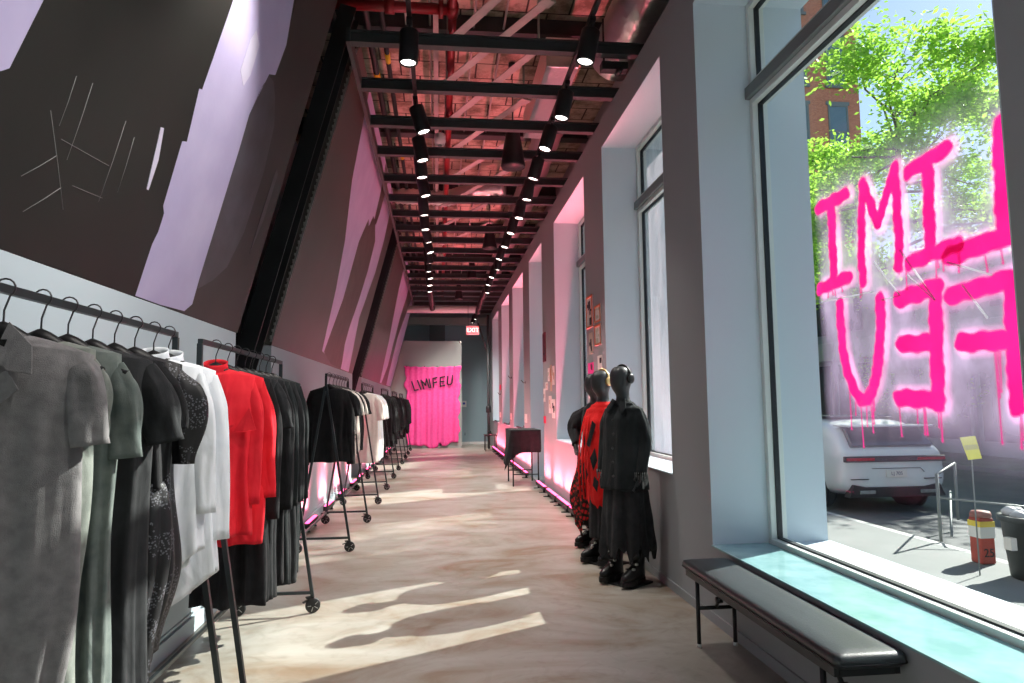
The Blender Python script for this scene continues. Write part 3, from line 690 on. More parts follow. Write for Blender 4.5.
# ------------------------------------------------------------------ pink cloth with lettering
cl = empty('pink_cloth', 'hot pink hanging cloth painted LIMIFEU on the far partition', 'cloth', (-.15, 24.36, 0))
N = 140; rows = []
for k in range(40):
    t = k/39; R = []
    for i in range(N+1):
        u = i/N
        side = (-.97 - .11*(1-t)**3 + .03*math.sin(t*21)+ .02*math.sin(t*47), .93 - .05*t + .035*math.sin(t*24+1) + .02*math.sin(t*55))
        cen = (-1.0-.06*(1-t), .89); wob = (side[0]-cen[0])*max(0, 1-u*14) + (side[1]-cen[1])*max(0, 1-(1-u)*14)
        x = cen[0] + (cen[1]-cen[0])*u + wob
        bot = .09 + .05*math.sin(u*9) + .03*math.sin(u*23) + .16*max(0, u-.55) + (.10 if .60 < u < .66 else 0)
        z = 2.93 - .03*math.sin(u*PI) + .012*math.sin(u*40) + (bot-2.93)*t
        y = -.03*math.sin(u*27+t*1.2)*(.25+t) - .018*math.sin(u*61+2*t) - .02*math.sin(u*11)*t
        if i < 4: x -= .04*math.sin(t*33)*(.5)
        R.append(Vector((x, y-.03, z)))
    for i in range(N, -1, -1): R.append(R[i] + Vector((0, .008, 0)))
    rows.append(R)
MB().loft(rows, cap=True).build('cloth_sheet', M_pink, cl)
GL = {'L': [[(0,1),(0,0),(.75,0)]], 'I': [[(0,0),(0,1)]], 'M': [[(0,0),(0,1),(.5,.35),(1,1),(1,0)]], 'F': [[(0,0),(0,1),(.8,1)],[(0,.5),(.65,.5)]], 'E': [[(.8,0),(0,0),(0,1),(.8,1)],[(0,.5),(.65,.5)]], 'U': [[(0,1),(0,.15),(.25,0),(.6,0),(.85,.15),(.85,1)]]}
xs = -.70
for chh, z0, wd_, tl_ in (('L',2.06,.17,.10),('I',2.10,.05,.12),('M',2.11,.19,.10),('I',2.15,.05,.06),('F',2.17,.18,.03),('E',2.20,.19,.0),('U',2.24,.20,-.02)):
    lm = MB(); c0 = Vector((xs, -.112, z0))
    for st in GL[chh]:
        P_ = [Vector((x*wd_ - y*tl_, 0, y*.31 + x*wd_*.22)) for x, y in st]
        for i in range(len(P_)-1):
            d = (P_[i+1]-P_[i]).normalized()*.018; lm.bar(P_[i]-d, P_[i+1]+d, .044, .010, up=(0,1,0))
    lo = lm.build('letter', M_ink, cl); lo.location = c0; xs += wd_+.055
pn = MB()
for x in (-.98, -.35, .10, .72): pn.lathe([(.018,-.03),(.018,.0),(.008,.01)], (x+.0, -.06, 2.92), 'y', 10)
pn.build('pin', M_blk, cl)
# thermostat and wall plate
o = empty('wall_thermostat', 'white wall plate with a blue screen right of the pink cloth', 'thermostat', (.98, YE, 1.56))
MB().box((-.10,-.03,-.12),(.10,0,.12)).build('plate', M_white, o, .006); MB().box((-.05,-.034,-.02),(.05,-.0305,.06)).build('screen', mat('screen_blue', (.02, .06, .35), .3), o)
o = MB().tube([(0,0,0),(.0,-.06,.0),(.0,-.06,-.1)], .012, 8).build('wall_hook', M_blk); o.location = (1.02, YE, .45); tag(o, 'small black fitting low on the end wall', 'hook')
# vertical pipe by end
o = empty('standpipe', 'dark vertical pipe in the corner by the far windows', 'pipe', (1.74, 23.6, 0))
MB().tube([(0,0,.0),(0,0,4.7)], .045, 12).build('pipe', M_beam, o)
MB().lathe([(.09,1.25),(.09,1.45),(.05,1.5)], n=14).build('valve', M_blk, o); MB().tube([(0,0,3.3),(-.35,0,4.4)], .03, 8).build('branch', M_beam, o)
# camera on end corner
o = MB().lathe([(.03,0),(.05,.03),(.045,.08)], n=14).build('security_camera', M_white); o.location = (.78, 24.42, 3.78-.02); o.location.y = 24.35; tag(o, 'tiny white camera at the top corner of the partition', 'camera')

# ------------------------------------------------------------------ wash light bars
def wash_bar(x, y, L_, rot, label, group, face):
    o = empty('floor_light_bar', label, 'light bar', (x, y, 0), 0, group)
    MB().box((-.035,-L_/2,.055),(.035,L_/2,.115)).build('housing', M_blk, o, .005)
    MB().box((-.022,-L_/2+.02,.116),(.022,L_/2-.02,.126)).build('light_tube', M_pinktube, o, .003)
    for s in (-.35, .35): MB().box((-.09,s*L_-.02,0),(.03,s*L_+.02,.012)).box((-.02,s*L_-.012,.012),(.02,s*L_+.012,.056)).build('foot', M_blk, o)
    ld = bpy.data.lights.new('pink', 'AREA'); ld.shape = 'RECTANGLE'; ld.size = .04; ld.size_y = L_*.95; ld.energy = PINK_W*(.5 if x < 0 else 1); ld.color = (1, .16, .23); ld.spread = math.radians(95)
    lo = bpy.data.objects.new('pink_glow', ld); col.objects.link(lo); lo.parent = o; lo.location = (0, 0, .14); lo.rotation_euler = (PI, face, 0)
PINK_W = 30
ry = [7.95, 8.95, 9.95, 10.95, 12.1, 14.5, 15.5, 16.5, 17.5, 18.5, 19.5, 20.5, 21.5, 22.5]
for i, y in enumerate(ry):
    wash_bar(1.83, y, .92, 0, 'black floor light bar with pink tube along the window wall, %s from the mannequins' % ORD[i], 'light bars along the window wall', .06)
lyy = [8.9, 10.3, 11.7, 13.2, 14.3, 15.9, 17.2, 18.6, 20.0, 21.4, 22.8]
for i, y in enumerate(lyy):
    wash_bar(-1.60, y, .62, 0, 'floor light bar with pink tube behind the clothes racks, %s from the camera' % ORD[i], 'light bars behind the racks', -.15)

# ------------------------------------------------------------------ clothes racks
RX, RZ = -1.21, 1.885
def make_rack():
    o = empty('clothes_rack', 'x', 'clothes rack', (RX, 0, 0))
    Ln = 1.78
    MB().box((-.0125,0,RZ-.0125),(.0125,Ln,RZ+.0125)).build('hanging_bar', M_rack, o, .002)
    for e in (0, Ln):
        m_ = MB().box((-.0125,e-.012,RZ-.16),(.0125,e+.012,RZ-.0126))
        m_.build('upright', M_rack, o, .002)
        for s in (-.27, .27):
            MB().bar((s*.02,e,RZ-.13),(s,e,.105), .024, .024, up=(0,1,0)).build('leg', M_rack, o)
            c = empty('caster', None, None, (s, e, 0)); c.parent = o
            del_keys(c); c.rotation_euler = (0, 0, PI/2 + (.25 if s > 0 else -.3) + (.2 if e else 0))
            wh = MB().lathe([(.020,-.011),(.050,-.013),(.055,-.009),(.055,.009),(.050,.013),(.020,.011)], (0,0,.056), 'x', 22)
            wh.build('wheel', M_rubber, c)
            sp_ = MB()
            for a in range(5):
                an = a*2*PI/5; sp_.bar((-.0145,.010*math.cos(an),.056+.010*math.sin(an)),(-.0145,.042*math.cos(an),.056+.042*math.sin(an)), .004, .008, up=(1,0,0)); sp_.bar((.0145,.010*math.cos(an),.056+.010*math.sin(an)),(.0145,.042*math.cos(an),.056+.042*math.sin(an)), .004, .008, up=(1,0,0))
            sp_.build('spoke', M_metal, c)
            MB().bar((-.018,0,.05),(-.018,.02,.118), .004, .03, up=(0,1,0)).bar((.018,0,.05),(.018,.02,.118), .004, .03, up=(0,1,0)).box((-.02,.0,.112),(.02,.05,.122)).bar((0,.03,.10),(0,.075,.085), .03, .006).build('fork', M_blk, c)
        MB().bar((-.265,e,.15),(.265,e,.15), .022, .022).build('end_rail', M_rack, o)
    MB().bar((-.262,0.012,.15),(-.262,Ln-.012,.15), .022, .022).build('rear_rail', M_rack, o)
    return o
def del_keys(c):
    for k_ in list(c.keys()): del c[k_]
rack0 = make_rack()
racks = [(1.47,'nearest wheeled clothes rack, with grey, black and white garments'),(3.57,'wheeled A-frame rack holding red tops and black garments'),(7.46,'wheeled A-frame rack with a black top facing the room'),(10.9,'wheeled A-frame rack holding the cream and white tees'),(14.6,'wheeled rack of black clothes just beyond the white tees'),(18.0,'second wheeled rack of black clothes beyond the white tees'),(21.4,'farthest wheeled clothes rack, beside the pink cloth')]
for i, (y, lab) in enumerate(racks):
    o = rack0 if i == 0 else copy_tree(rack0)
    o.location = (RX, y, 0); tag(o, lab, 'clothes rack', 'wheeled clothes racks')
    if i == 1: pass

# ------------------------------------------------------------------ hangers and garments
def make_hanger():
    o = empty('clothes_hanger', 'x', 'hanger', (0,0,0))
    pts = []; rr = []; q = []
    for k in range(25):
        u = -1+2*k/24; pts.append((u*.185, 0, -.125 - .10*abs(u)**1.05)); rr.append(.032*(1-.62*abs(u)**.9)+.003); q.append(.6)
    MB().tube(pts, rr, 12, ry=None).build('shoulders', M_hang, o)
    h = [(0,0,-.11),(0,0,-.06)]
    for a in range(0, 11):
        an = math.radians(-60 - 0 + a*25) ; h.append((.0+ .026*math.cos(an)*1.0, 0, .004+.026*math.sin(an)))
    MB().tube(h, .0028, 7).build('hook', M_wire, o)
    return o
hang0 = make_hanger()
hang_used = [False]
def hanger(y, rz, label, group):
    o = hang0 if not hang_used[0] else copy_tree(hang0)
    hang_used[0] = True
    o.location = (RX, y, RZ); o.rotation_euler = (0, 0, rz); tag(o, label, 'hanger', group)

def body_rings(prof, folds, seed, N=72, neck=(.075, .05), hem=None, top=-.115, cxf=None):
    """prof: list of (z below bar, half width, half depth). first entries shape the shoulder line"""
    r = random.Random(seed); ph = [r.uniform(0, 6.28) for _ in range(6)]
    kf = [r.choice((5, 6, 7)), r.choice((9, 10, 11)), r.choice((14, 15, 17))]
    rings = []
    # neck + shoulders
    sh = prof[0]
    for t in (0, .25, .5, .75, 1.0):
        hw = neck[0] + (sh[1]-neck[0])*t; hd = neck[1] + (sh[2]-neck[1])*t
        R = []
        for j in range(N):
            a = 2*PI*j/N; c, s = math.cos(a), math.sin(a)
            x = hw*c; y = hd*(abs(s)**.8)*(1 if s > 0 else -1)
            dz = -.055*(abs(x)/.21)**1.5 - (0.035*(1-t) if s < 0 else 0)*(1-abs(c)**2)
            z = top - .005 + dz - .05*t*(1-abs(c))**1.0
            R.append(Vector((x, y, z)))
        rings.append(R)
    zs = sh[0]; z_end = prof[-1][0]
    n = 34
    for k in range(1, n+1):
        t = k/n; z = zs + (z_end-zs)*t
        for i in range(len(prof)-1):
            if prof[i][0] >= z >= prof[i+1][0]-1e-9:
                u = (z-prof[i][0])/(prof[i+1][0]-prof[i][0]+1e-9); u = u*u*(3-2*u)
                hw = prof[i][1]+(prof[i+1][1]-prof[i][1])*u; hd = prof[i][2]+(prof[i+1][2]-prof[i][2])*u; break
        R = []
        amp = folds*1.5*min(1, .25+t*1.1)
        cx = cxf(t) if cxf else 0
        for j in range(N):
            a = 2*PI*j/N; c, s = math.cos(a), math.sin(a)
            f = amp*(math.sin(kf[0]*a+ph[0]+t*1.1)+.6*math.sin(kf[1]*a+ph[1]-t*1.6)+.35*math.sin(kf[2]*a+ph[2]+t*2))
            x = hw*c*(1+.12*f/folds*.3) + cx + .006*math.sin(t*8+ph[3]) 
            y = (hd+f)*(abs(s)**.75)*(1 if s > 0 else -1) + .01*math.sin(t*5+ph[4])
            zz = z + (hem(a, t) if hem else 0)*t**3 + .004*math.sin(5*a+ph[5])*t
            if k < 5: zz += -.055*(abs(x)/.21)**1.5*(1-k/5)
            R.append(Vector((x, y, zz)))
        rings.append(R)
    return rings
def sleeve(path, r0, r1, seed, puff=0, flat=.6, N=26, wob=.10):
    """path points from shoulder to cuff"""
    r = random.Random(seed); ph = [r.uniform(0, 6.28) for _ in range(4)]
    P_ = [Vector(p) for p in path]; out = []; n = 20
    seg = []
    for k in range(n+1):
        t = k/n*(len(P_)-1); i = min(int(t), len(P_)-2); seg.append(P_[i].lerp(P_[i+1], t-i))
    for _ in range(3): seg = [seg[0]]+[(seg[i-1]+seg[i]*2+seg[i+1])/4 for i in range(1, len(seg)-1)]+[seg[-1]]
    rings = []
    for k, p in enumerate(seg):
        t = k/n; d = (seg[min(k+1,n)]-seg[max(k-1,0)]).normalized(); y = Vector((0,1,0)); x = y.cross(d).normalized()
        rad = (r0+(r1-r0)*t)*(.66+.34*min(1, t*3.5)) + puff*math.sin(PI*min(1, t*1.05))**1.5
        R = []
        for j in range(N):
            a = 2*PI*j/N
            f = 1+wob*math.sin(4*a+ph[0]+t*5)*(.4+t)+wob*.6*math.sin(7*a+ph[1]-t*7)
            R.append(p + x*rad*f*math.cos(a) + y*rad*flat*f*math.sin(a))
        rings.append(R)
    # close inner hem
    last = rings[-1]; c = sum(last, Vector())/len(last)
    rings.append([c+(q-c)*.93 for q in last]); rings.append([c+(q-c)*.9 + (seg[-2]-seg[-1])*1.5 for q in last])
    return MB().loft(rings)
def garment(y, rz, label, cat, group, m, prof, name=None, folds=.018, seed=1, sl=None, slm=None, collar=None, buttons=None, hem=None, neck=(.075,.05), extra=None, inner=True, cxf=None, hl=None, hg=None):
    o = empty(name or cat.replace(' ', '_'), label, cat, (RX, y, RZ), rz, group); first = y < 2.1
    sq = .78 if 2.1 < y < 2.4 else 1
    if not first: prof = [(z_, a_*.87*sq, b_) for z_, a_, b_ in prof]
    rings = body_rings(prof, folds, seed, hem=hem, neck=neck, cxf=cxf)
    if inner:   # turned-in hem
        last = rings[-1]; c = sum(last, Vector())/len(last)
        rings.append([Vector((c.x+(q.x-c.x)*.96, c.y+(q.y-c.y)*.9, q.z)) for q in last]); rings.append([Vector((c.x+(q.x-c.x)*.93, c.y+(q.y-c.y)*.86, q.z+.12)) for q in last])
    b = MB().loft(rings).build('body', m, o)
    if sl:
        for sgn in (-1, 1):
            path = [(sgn*px*sq*(.9 if first else (.86 if i_ == 0 else .82)), py, pz) for i_, (px, py, pz) in enumerate(sl['path'])]
            sleeve(path, sl.get('r0', .085)*.85, sl.get('r1', .09)*.74, seed+sgn+5, sl.get('puff', 0), sl.get('flat', .55), wob=sl.get('wob', .09)).build('sleeve', slm or m, o)
    if collar == 'camp':
        for sgn in (-1, 1):
            y_ = -.092
            poly = [(sgn*.055,y_+.02,-.10),(sgn*.12,y_+.01,-.165),(sgn*.135,y_-.012,-.245),(sgn*.075,y_-.012,-.235),(sgn*.03,y_-.004,-.20)]
            MB().prism(poly, (0,-.004,0)).build('collar', m, o, .002)
            poly = [(sgn*.072,y_-.010,-.232),(sgn*.105,y_-.012,-.285),(sgn*.02,y_-.022,-.36),(sgn*.004,y_-.022,-.355),(sgn*.028,y_-.012,-.26)]
            MB().prism(poly, (0,-.004,0)).build('lapel', m, o, .002)
    if collar == 'stand':
        rr = []
        for h, s_ in ((-.135, .95), (-.108, .86), (-.094, .88)):
            rr.append([Vector((.072*s_*math.cos(2*PI*j/28), .045*s_*math.sin(2*PI*j/28), h + (.02*math.sin(2*PI*j/28)))) for j in range(28)])
        rr2 = [[v*1.0 + Vector((0,0,0)) for v in R] for R in rr]
        MB().loft(rr+[[Vector((v.x*.92, v.y*.9, v.z)) for v in R] for R in rr[::-1]]).build('collar', m, o)
    if collar == 'rib':
        mm = MB(); mm.tube([(.078*math.cos(a), .052*math.sin(a), -.138-(.030*(1-abs(math.cos(a))**2) if math.sin(a) < 0 else 0)) for a in [2*PI*j/28 for j in range(29)]], .007, 8, cap=False); mm.build('neckband', m, o)
    if buttons:
        for z_ in buttons:
            MB().lathe([(.004,-.004),(.011,-.005),(.012,0),(.010,.004)], (.0, -.136, z_), 'y', 14).build('button', M_button, o)
    if extra: extra(o)
    hanger(y, rz, hl or ('black hanger carrying the ' + label), hg or 'black hangers on the racks')
    return o

def short_label(s): return s
G1 = 'garments on the nearest rack'
# rack 1 ------------------------------------------------------------
def g1x(o):
    MB().prism([(-.06,-.088,-.15),(.06,-.088,-.15),(.045,-.094,-.22),(0,-.102,-.35),(-.045,-.094,-.22)], (0,-.002,0)).build('neck_shade', F_neckshade, o)  # flat black V stands in for the shaded inside of the open neck
    MB().box((-.022,-.132,-.95),(.022,-.120,-.36)).build('placket', F_grey, o, .002)
    m_ = MB()
    for s in (-1,): m_.box((-.025,-.105,-1.05),(-.021,-.10,-.36))
    MB().box((.012,-.055,-.165),(-.012,-.052,-.150)).build('neck_label', M_label, o)
garment(2.01, .04, 'grey linen shirt dress with camp collar and dark buttons', 'dress', G1, F_grey,
    [(-.25,.235,.075),(-.45,.225,.085),(-.9,.215,.10),(-1.15,.20,.11),(-1.55,.15,.11)], name='shirt_dress', folds=.009, seed=3,
    sl=dict(path=[(.19,0,-.20),(.245,-.01,-.28),(.265,-.015,-.44)], r0=.075, r1=.072, flat=.75), collar='camp', buttons=[-.42,-.50,-.59,-.69,-.79], cxf=lambda t: -.10*max(0, t-.45), extra=g1x,
    hl='black hanger in the grey linen shirt dress')
garment(2.19, -.05, 'faded olive long coat with raw edges hanging just behind the grey dress', 'coat', G1, F_olive,
    [(-.25,.235,.06),(-.5,.23,.07),(-.9,.215,.075),(-1.25,.225,.08)], folds=.016, seed=8, sl=dict(path=[(.19,0,-.20),(.25,0,-.29),(.255,0,-.42)], r0=.07, r1=.07), hl='black hanger in the faded olive coat')
garment(2.34, .06, 'slate green long jacket with loose sleeves, third on the nearest rack', 'jacket', G1, F_olive2,
    [(-.25,.24,.06),(-.6,.235,.07),(-1.1,.24,.08),(-1.5,.235,.085)], folds=.018, seed=12, sl=dict(path=[(.19,0,-.20),(.27,0,-.33),(.29,0,-.50)], r0=.08, r1=.075), hl='black hanger in the slate green jacket')
garment(2.50, .02, 'long plain black dress between the green jacket and the lace pieces', 'dress', G1, F_black2,
    [(-.25,.23,.06),(-.6,.22,.06),(-1.0,.225,.07),(-1.62,.24,.075)], folds=.016, seed=15, sl=dict(path=[(.19,0,-.20),(.28,0,-.34),(.31,0,-.46)], r0=.085, r1=.085), hl='black hanger in the long plain black dress')
garment(2.66, -.06, 'black dress with floral lace skirt', 'dress', G1, F_black,
    [(-.25,.215,.06),(-.45,.20,.07),(-.63,.22,.085)], folds=.014, seed=21, sl=dict(path=[(.18,0,-.20),(.26,0,-.32),(.27,0,-.42)], r0=.075, r1=.075), hl='black hanger in the dress with the floral lace skirt',
    extra=lambda o: MB().loft(body_rings([(-.58,.20,.07),(-.9,.215,.07),(-1.38,.15,.07)], .02, 22, neck=(.19,.06), top=-.56, hem=lambda a, t: .05*math.sin(3*a))).build('lace_skirt', F_lace, o))
garment(2.83, .08, 'black lace gown with gathered puff sleeves', 'dress', G1, F_lace,
    [(-.25,.205,.06),(-.55,.18,.06),(-.95,.215,.075),(-1.35,.13,.07)], folds=.022, seed=27, slm=F_lace, sl=dict(path=[(.17,0,-.19),(.25,-.01,-.33),(.245,-.01,-.56)], r0=.055, r1=.05, puff=.045), hl='black hanger in the lace gown with puff sleeves',
    hem=lambda a, t: .06*math.sin(2*a+1))
hemw = lambda a, t: .075*math.cos(a*2)*1.0
garment(3.01, -.03, 'white cotton shirt next to the black lace gown', 'shirt', G1, F_white,
    [(-.25,.235,.065),(-.6,.245,.07),(-1.0,.25,.075)], folds=.012, seed=31, collar='stand', hem=hemw, sl=dict(path=[(.19,0,-.20),(.25,0,-.42),(.265,0,-.78)], r0=.085, r1=.07), hl='black hanger in the white shirt beside the lace gown')
garment(3.17, .03, 'long white cotton shirt, last garment on the nearest rack', 'shirt', G1, F_white,
    [(-.25,.235,.065),(-.6,.24,.07),(-1.12,.26,.075)], folds=.012, seed=35, collar='stand', hem=hemw, sl=dict(path=[(.19,0,-.20),(.26,0,-.45),(.28,0,-.92)], r0=.085, r1=.07), hl='black hanger in the last white shirt')
# a garment at near end, mostly out of frame
# rack 2 ------------------------------------------------------------
G2 = 'garments on the second rack'
def rip(o):
    MB().prism([(.12,-.085,-.47),(.20,-.085,-.34),(.235,-.075,-.46),(.17,-.09,-.47)], (0,-.004,0)).build('sleeve_flap', F_red, o)
    MB().prism([(-.13,-.088,-.43),(.13,-.092,-.43),(.06,-.098,-.50),(.0,-.10,-.455)], (0,-.003,0)).build('chest_flap', F_red, o)
garment(3.82, .05, 'scarlet blouse with a standing collar and slashed sleeves', 'blouse', G2, F_red,
    [(-.25,.235,.065),(-.5,.22,.07),(-1.02,.24,.085)], folds=.013, seed=41, collar='stand', sl=dict(path=[(.19,0,-.20),(.255,0,-.42),(.24,0,-.86)], r0=.075, r1=.06), extra=rip, hl='black hanger in the scarlet blouse with the standing collar')
garment(4.03, -.04, 'long scarlet shirt behind the slashed scarlet blouse', 'shirt', G2, F_red,
    [(-.25,.235,.065),(-.6,.24,.07),(-1.10,.245,.08)], folds=.013, seed=45, sl=dict(path=[(.19,0,-.20),(.27,0,-.45),(.285,0,-.85)], r0=.08, r1=.07), hl='black hanger in the long scarlet shirt')
bl = [(4.20,F_black,1.48,'long black skirted dress directly behind the scarlet shirt'),(4.38,F_black2,1.5,'charcoal dress with short flared sleeves on the second rack'),(4.55,F_black,1.46,'black pleated dress, third dark piece behind the scarlet shirts'),(4.73,F_wash,1.5,'washed black coat with glossy streaked front on the second rack'),(4.90,F_black2,1.55,'charcoal long coat, second from the far end of the red rack'),(5.07,F_wash,1.52,'washed black long coat at the far end of the red rack')]
for i, (y, m, hz_, lab) in enumerate(bl):
    short = i == 1
    garment(y, random.uniform(-.08,.08), lab, 'dress' if i < 3 else 'coat', G2, m,
        [(-.25,.235,.06),(-.6,.225,.07),(-1.0,.235,.08),(-hz_,.25,.09)], folds=.02, seed=50+i*3, sl=dict(path=[(.19,0,-.20),(.27,0,-.36),(.30,0,-.48)] if i in (1,) else [(.19,0,-.20),(.265,0,-.45),(.275,0,-1.0)], r0=.08, r1=.085 if i == 1 else .06), hl='black hanger in the '+lab.split(',')[0].replace(' on the second rack','').replace(' directly behind the scarlet shirt',''))
# rack 3 ------------------------------------------------------------
G3 = 'tops on the third rack'
garment(7.66, .05, 'black long sleeved top facing the room at the front of its rack', 'top', G3, F_black,
    [(-.25,.235,.06),(-.5,.24,.065),(-.95,.255,.075)], folds=.012, seed=71, collar='rib', sl=dict(path=[(.19,0,-.20),(.27,0,-.45),(.30,0,-.98)], r0=.08, r1=.06), hl='black hanger in the front black top')
tl = [(7.95,F_black2,'charcoal tee second on the third rack'),(8.2,F_cream,'cream tee between two dark tees on the third rack'),(8.42,F_black,'black tee in the middle of the third rack'),(8.64,F_cream,'second cream tee on the third rack'),(8.86,F_black,'black tee beyond the second cream tee'),(9.08,F_black2,'charcoal tee at the far end of the third rack')]
for i, (y, m, lab) in enumerate(tl):
    garment(y, random.uniform(-.08,.08), lab, 'tee', G3, m, [(-.25,.245,.055),(-.5,.25,.06),(-.92,.255,.065)], folds=.012, seed=80+i*2, collar='rib',
       sl=dict(path=[(.19,0,-.20),(.30,0,-.32),(.325,0,-.46)], r0=.085, r1=.085), hl='black hanger in the '+lab)
G4 = 'pale tees on the fourth rack'
for i, (y, m, lab) in enumerate([(11.05,F_cream,'cream tee at the front of the white tee rack'),(11.3,F_white,'white tee second on the white tee rack'),(11.55,F_cream,'cream tee third on the white tee rack'),(11.85,F_white,'white tee fourth on the white tee rack'),(12.15,F_white,'white tee fifth on the white tee rack'),(12.5,F_black,'black tee at the far end of the white tee rack')]):
    garment(y, random.uniform(-.08,.08), lab, 'tee', G4, m, [(-.25,.25,.06),(-.5,.26,.07),(-1.25 if i < 5 else -1.3,.27,.08)], folds=.013, seed=100+i*2, collar='rib',
       sl=dict(path=[(.19,0,-.20),(.30,0,-.36),(.33,0,-.58)], r0=.09, r1=.09), hl='black hanger in the '+lab)
for ri, (y0, gname, wh) in enumerate(((14.6,'black clothes on the fifth rack','fifth'),(18.0,'black clothes on the sixth rack','sixth'),(21.4,'black clothes on the farthest rack','farthest'))):
    for i in range(6):
        lab = 'black hanging top on the %s rack, %s from its near end' % (wh, ORD[i])
        garment(y0+.12+i*.31, random.uniform(-.1,.1), lab, 'top', gname, F_black if i % 2 else F_black2, [(-.25,.245,.06),(-.6,.26,.07),(-(1.1+.08*(i % 3)),.27,.08)], folds=.016, seed=130+i*3+ri*31,
           sl=dict(path=[(.19,0,-.20),(.29,0,-.5),(.31,0,-.95)], r0=.085, r1=.07), hl='black hanger on the %s rack, %s from its near end' % (wh, ORD[i]))

# ------------------------------------------------------------------ mannequins
def skin_obj(name, verts, edges, radii, m, parent, sub=2, root=0):
    me = bpy.data.meshes.new(name); me.from_pydata([tuple(v) for v in verts], edges, []); me.update()
    o = bpy.data.objects.new(name, me); col.objects.link(o); o.parent = parent
    sk = o.modifiers.new('skin', 'SKIN')
    sv = me.skin_vertices
    if not sv: 
        me.skin_vertices if hasattr(me, 'skin_vertices') else None
    if len(me.skin_vertices) == 0:
        bm = bmesh.new(); bm.from_mesh(me); bm.verts.layers.skin.verify(); bm.to_mesh(me); bm.free()
    for i, v in enumerate(me.skin_vertices[0].data):
        r = radii[i]; v.radius = r if isinstance(r, tuple) else (r, r); v.use_root = (i == root)
    sk.use_smooth_shade = True; sk.branch_smoothing = .6
    ss = o.modifiers.new('sub', 'SUBSURF'); ss.levels = sub; ss.render_levels = sub
    me.materials.append(m)
    for p in me.polygons: p.use_smooth = True
    return o
def mannequin_body(o, arms):
    # local: facing -Y, left hand at +X ; z up; feet on z=.06
    V = []; E = []; R = []
    def a(p, r, prev=None):
        V.append(p); R.append(r); i = len(V)-1
        if prev is not None: E.append((prev, i))
        return i
    pel = a((0,0,1.00), (.15,.10)); wa = a((0,.0,1.16), (.115,.085), pel); ch = a((0,.0,1.36), (.145,.105), wa); up = a((0,.01,1.50), (.10,.07), ch)
    nk = a((0,.012,1.575), (.064,.066), up); nt = a((0,.012,1.63), (.052,.056), nk)
    a1 = a((0,-.018,1.685), (.082,.112), nt); a2 = a((0,-.012,1.765), (.098,.132), a1); a3 = a((0,.002,1.835), (.088,.118), a2); a((0,.006,1.872), (.05,.07), a3)
    for s in (-1, 1):
        hp = a((s*.09,0,.93), .085, pel); kn = a((s*.10,-.01,.53), .055, hp); an = a((s*.105,.01,.13), .04, kn); ft = a((s*.115,-.10,.085), (.04,.03), an)
        sh = a((s*.165,.01,1.46), .055, up); el = a(arms[s][0], .042, sh); wr = a(arms[s][1], .027, el)
        d = (Vector(arms[s][1])-Vector(arms[s][0])).normalized(); pm = Vector(arms[s][1])+d*.055; pi_ = a(tuple(pm), (.036,.018), wr)
        for f in range(4):
            off = Vector((0, (-.027+.018*f), 0)); ln = (.070,.080,.074,.058)[f]
            k1 = a(tuple(pm+off+d*.03), .0088, pi_); k2 = a(tuple(pm+off*1.1+d*(.03+ln*.55)+Vector((-s*.008,0,0))), .0082, k1); a(tuple(pm+off*1.15+d*(.03+ln)+Vector((-s*.022,0,0))), .0075, k2)
        t1 = a(tuple(Vector(arms[s][1])+d*.02+Vector((-s*.01,-.035,0))), .0095, pi_); a(tuple(Vector(arms[s][1])+d*.06+Vector((-s*.016,-.052,0))), .0085, t1)
    return skin_obj('body', V, E, R, M_skin, o)
def boots(o):
    for s in (-1, 1):
        b = empty('boot', None, None); del_keys(b); b.parent = o; b.location = (s*.115, 0, .02)
        # sole
        pts = []
        for j in range(28):
            a_ = 2*PI*j/28; x = .052*math.cos(a_)*(1.12 if math.sin(a_) < -.2 else .9); y = -.06+.165*math.sin(a_); pts.append((x, y, 0))
        MB().prism(pts, (0,0,.045)).build('sole', M_blk, b, .006)
        rings = []
        for (z, cy_, hx, hy) in ((.045,-.06,.052,.158),(.075,-.062,.055,.157),(.10,-.045,.052,.135),(.13,-.012,.047,.095),(.165,.02,.044,.062),(.22,.035,.046,.056),(.27,.035,.048,.058)):
            rings.append([Vector((hx*math.cos(2*PI*j/24), cy_+hy*math.sin(2*PI*j/24), z)) for j in range(24)])
        MB().loft(rings, cap=True).build('upper', M_leather, b)
        st = MB()
        for z, y in ((.125,-.10),(.16,-.055),(.20,-.03)): st.bar((-.045,y,z),(.045,y,z), .022, .008)
        st.build('strap', M_leather, b, .002)
        bk = MB()
        for z, y in ((.13,-.11),(.165,-.065)): bk.box((.030,y-.012,z-.005),(.050,y+.012,z+.012))
        bk.build('buckle', M_metal, b)
def headphones(o, m):
    h = empty('headphones', None, None); del_keys(h); h.parent = o; h.location = (0, .005, 1.765)
    MB().tube([(.088*math.cos(a)*1.02, .0, .118*math.sin(a)) for a in [math.radians(x) for x in range(-8, 189, 8)]], [.011]*25, 8).build('headband', m, h)
    for s in (-1, 1): MB().lathe([(.018,0),(.040,.004),(.046,.016),(.044,.030),(.030,.038),(.012,.040)] if s > 0 else [(.018,0),(.040,-.004),(.046,-.016),(.044,-.030),(.030,-.038),(.012,-.040)], (s*.072,0,-.005), 'x', 22).build('ear_cup', m, h)
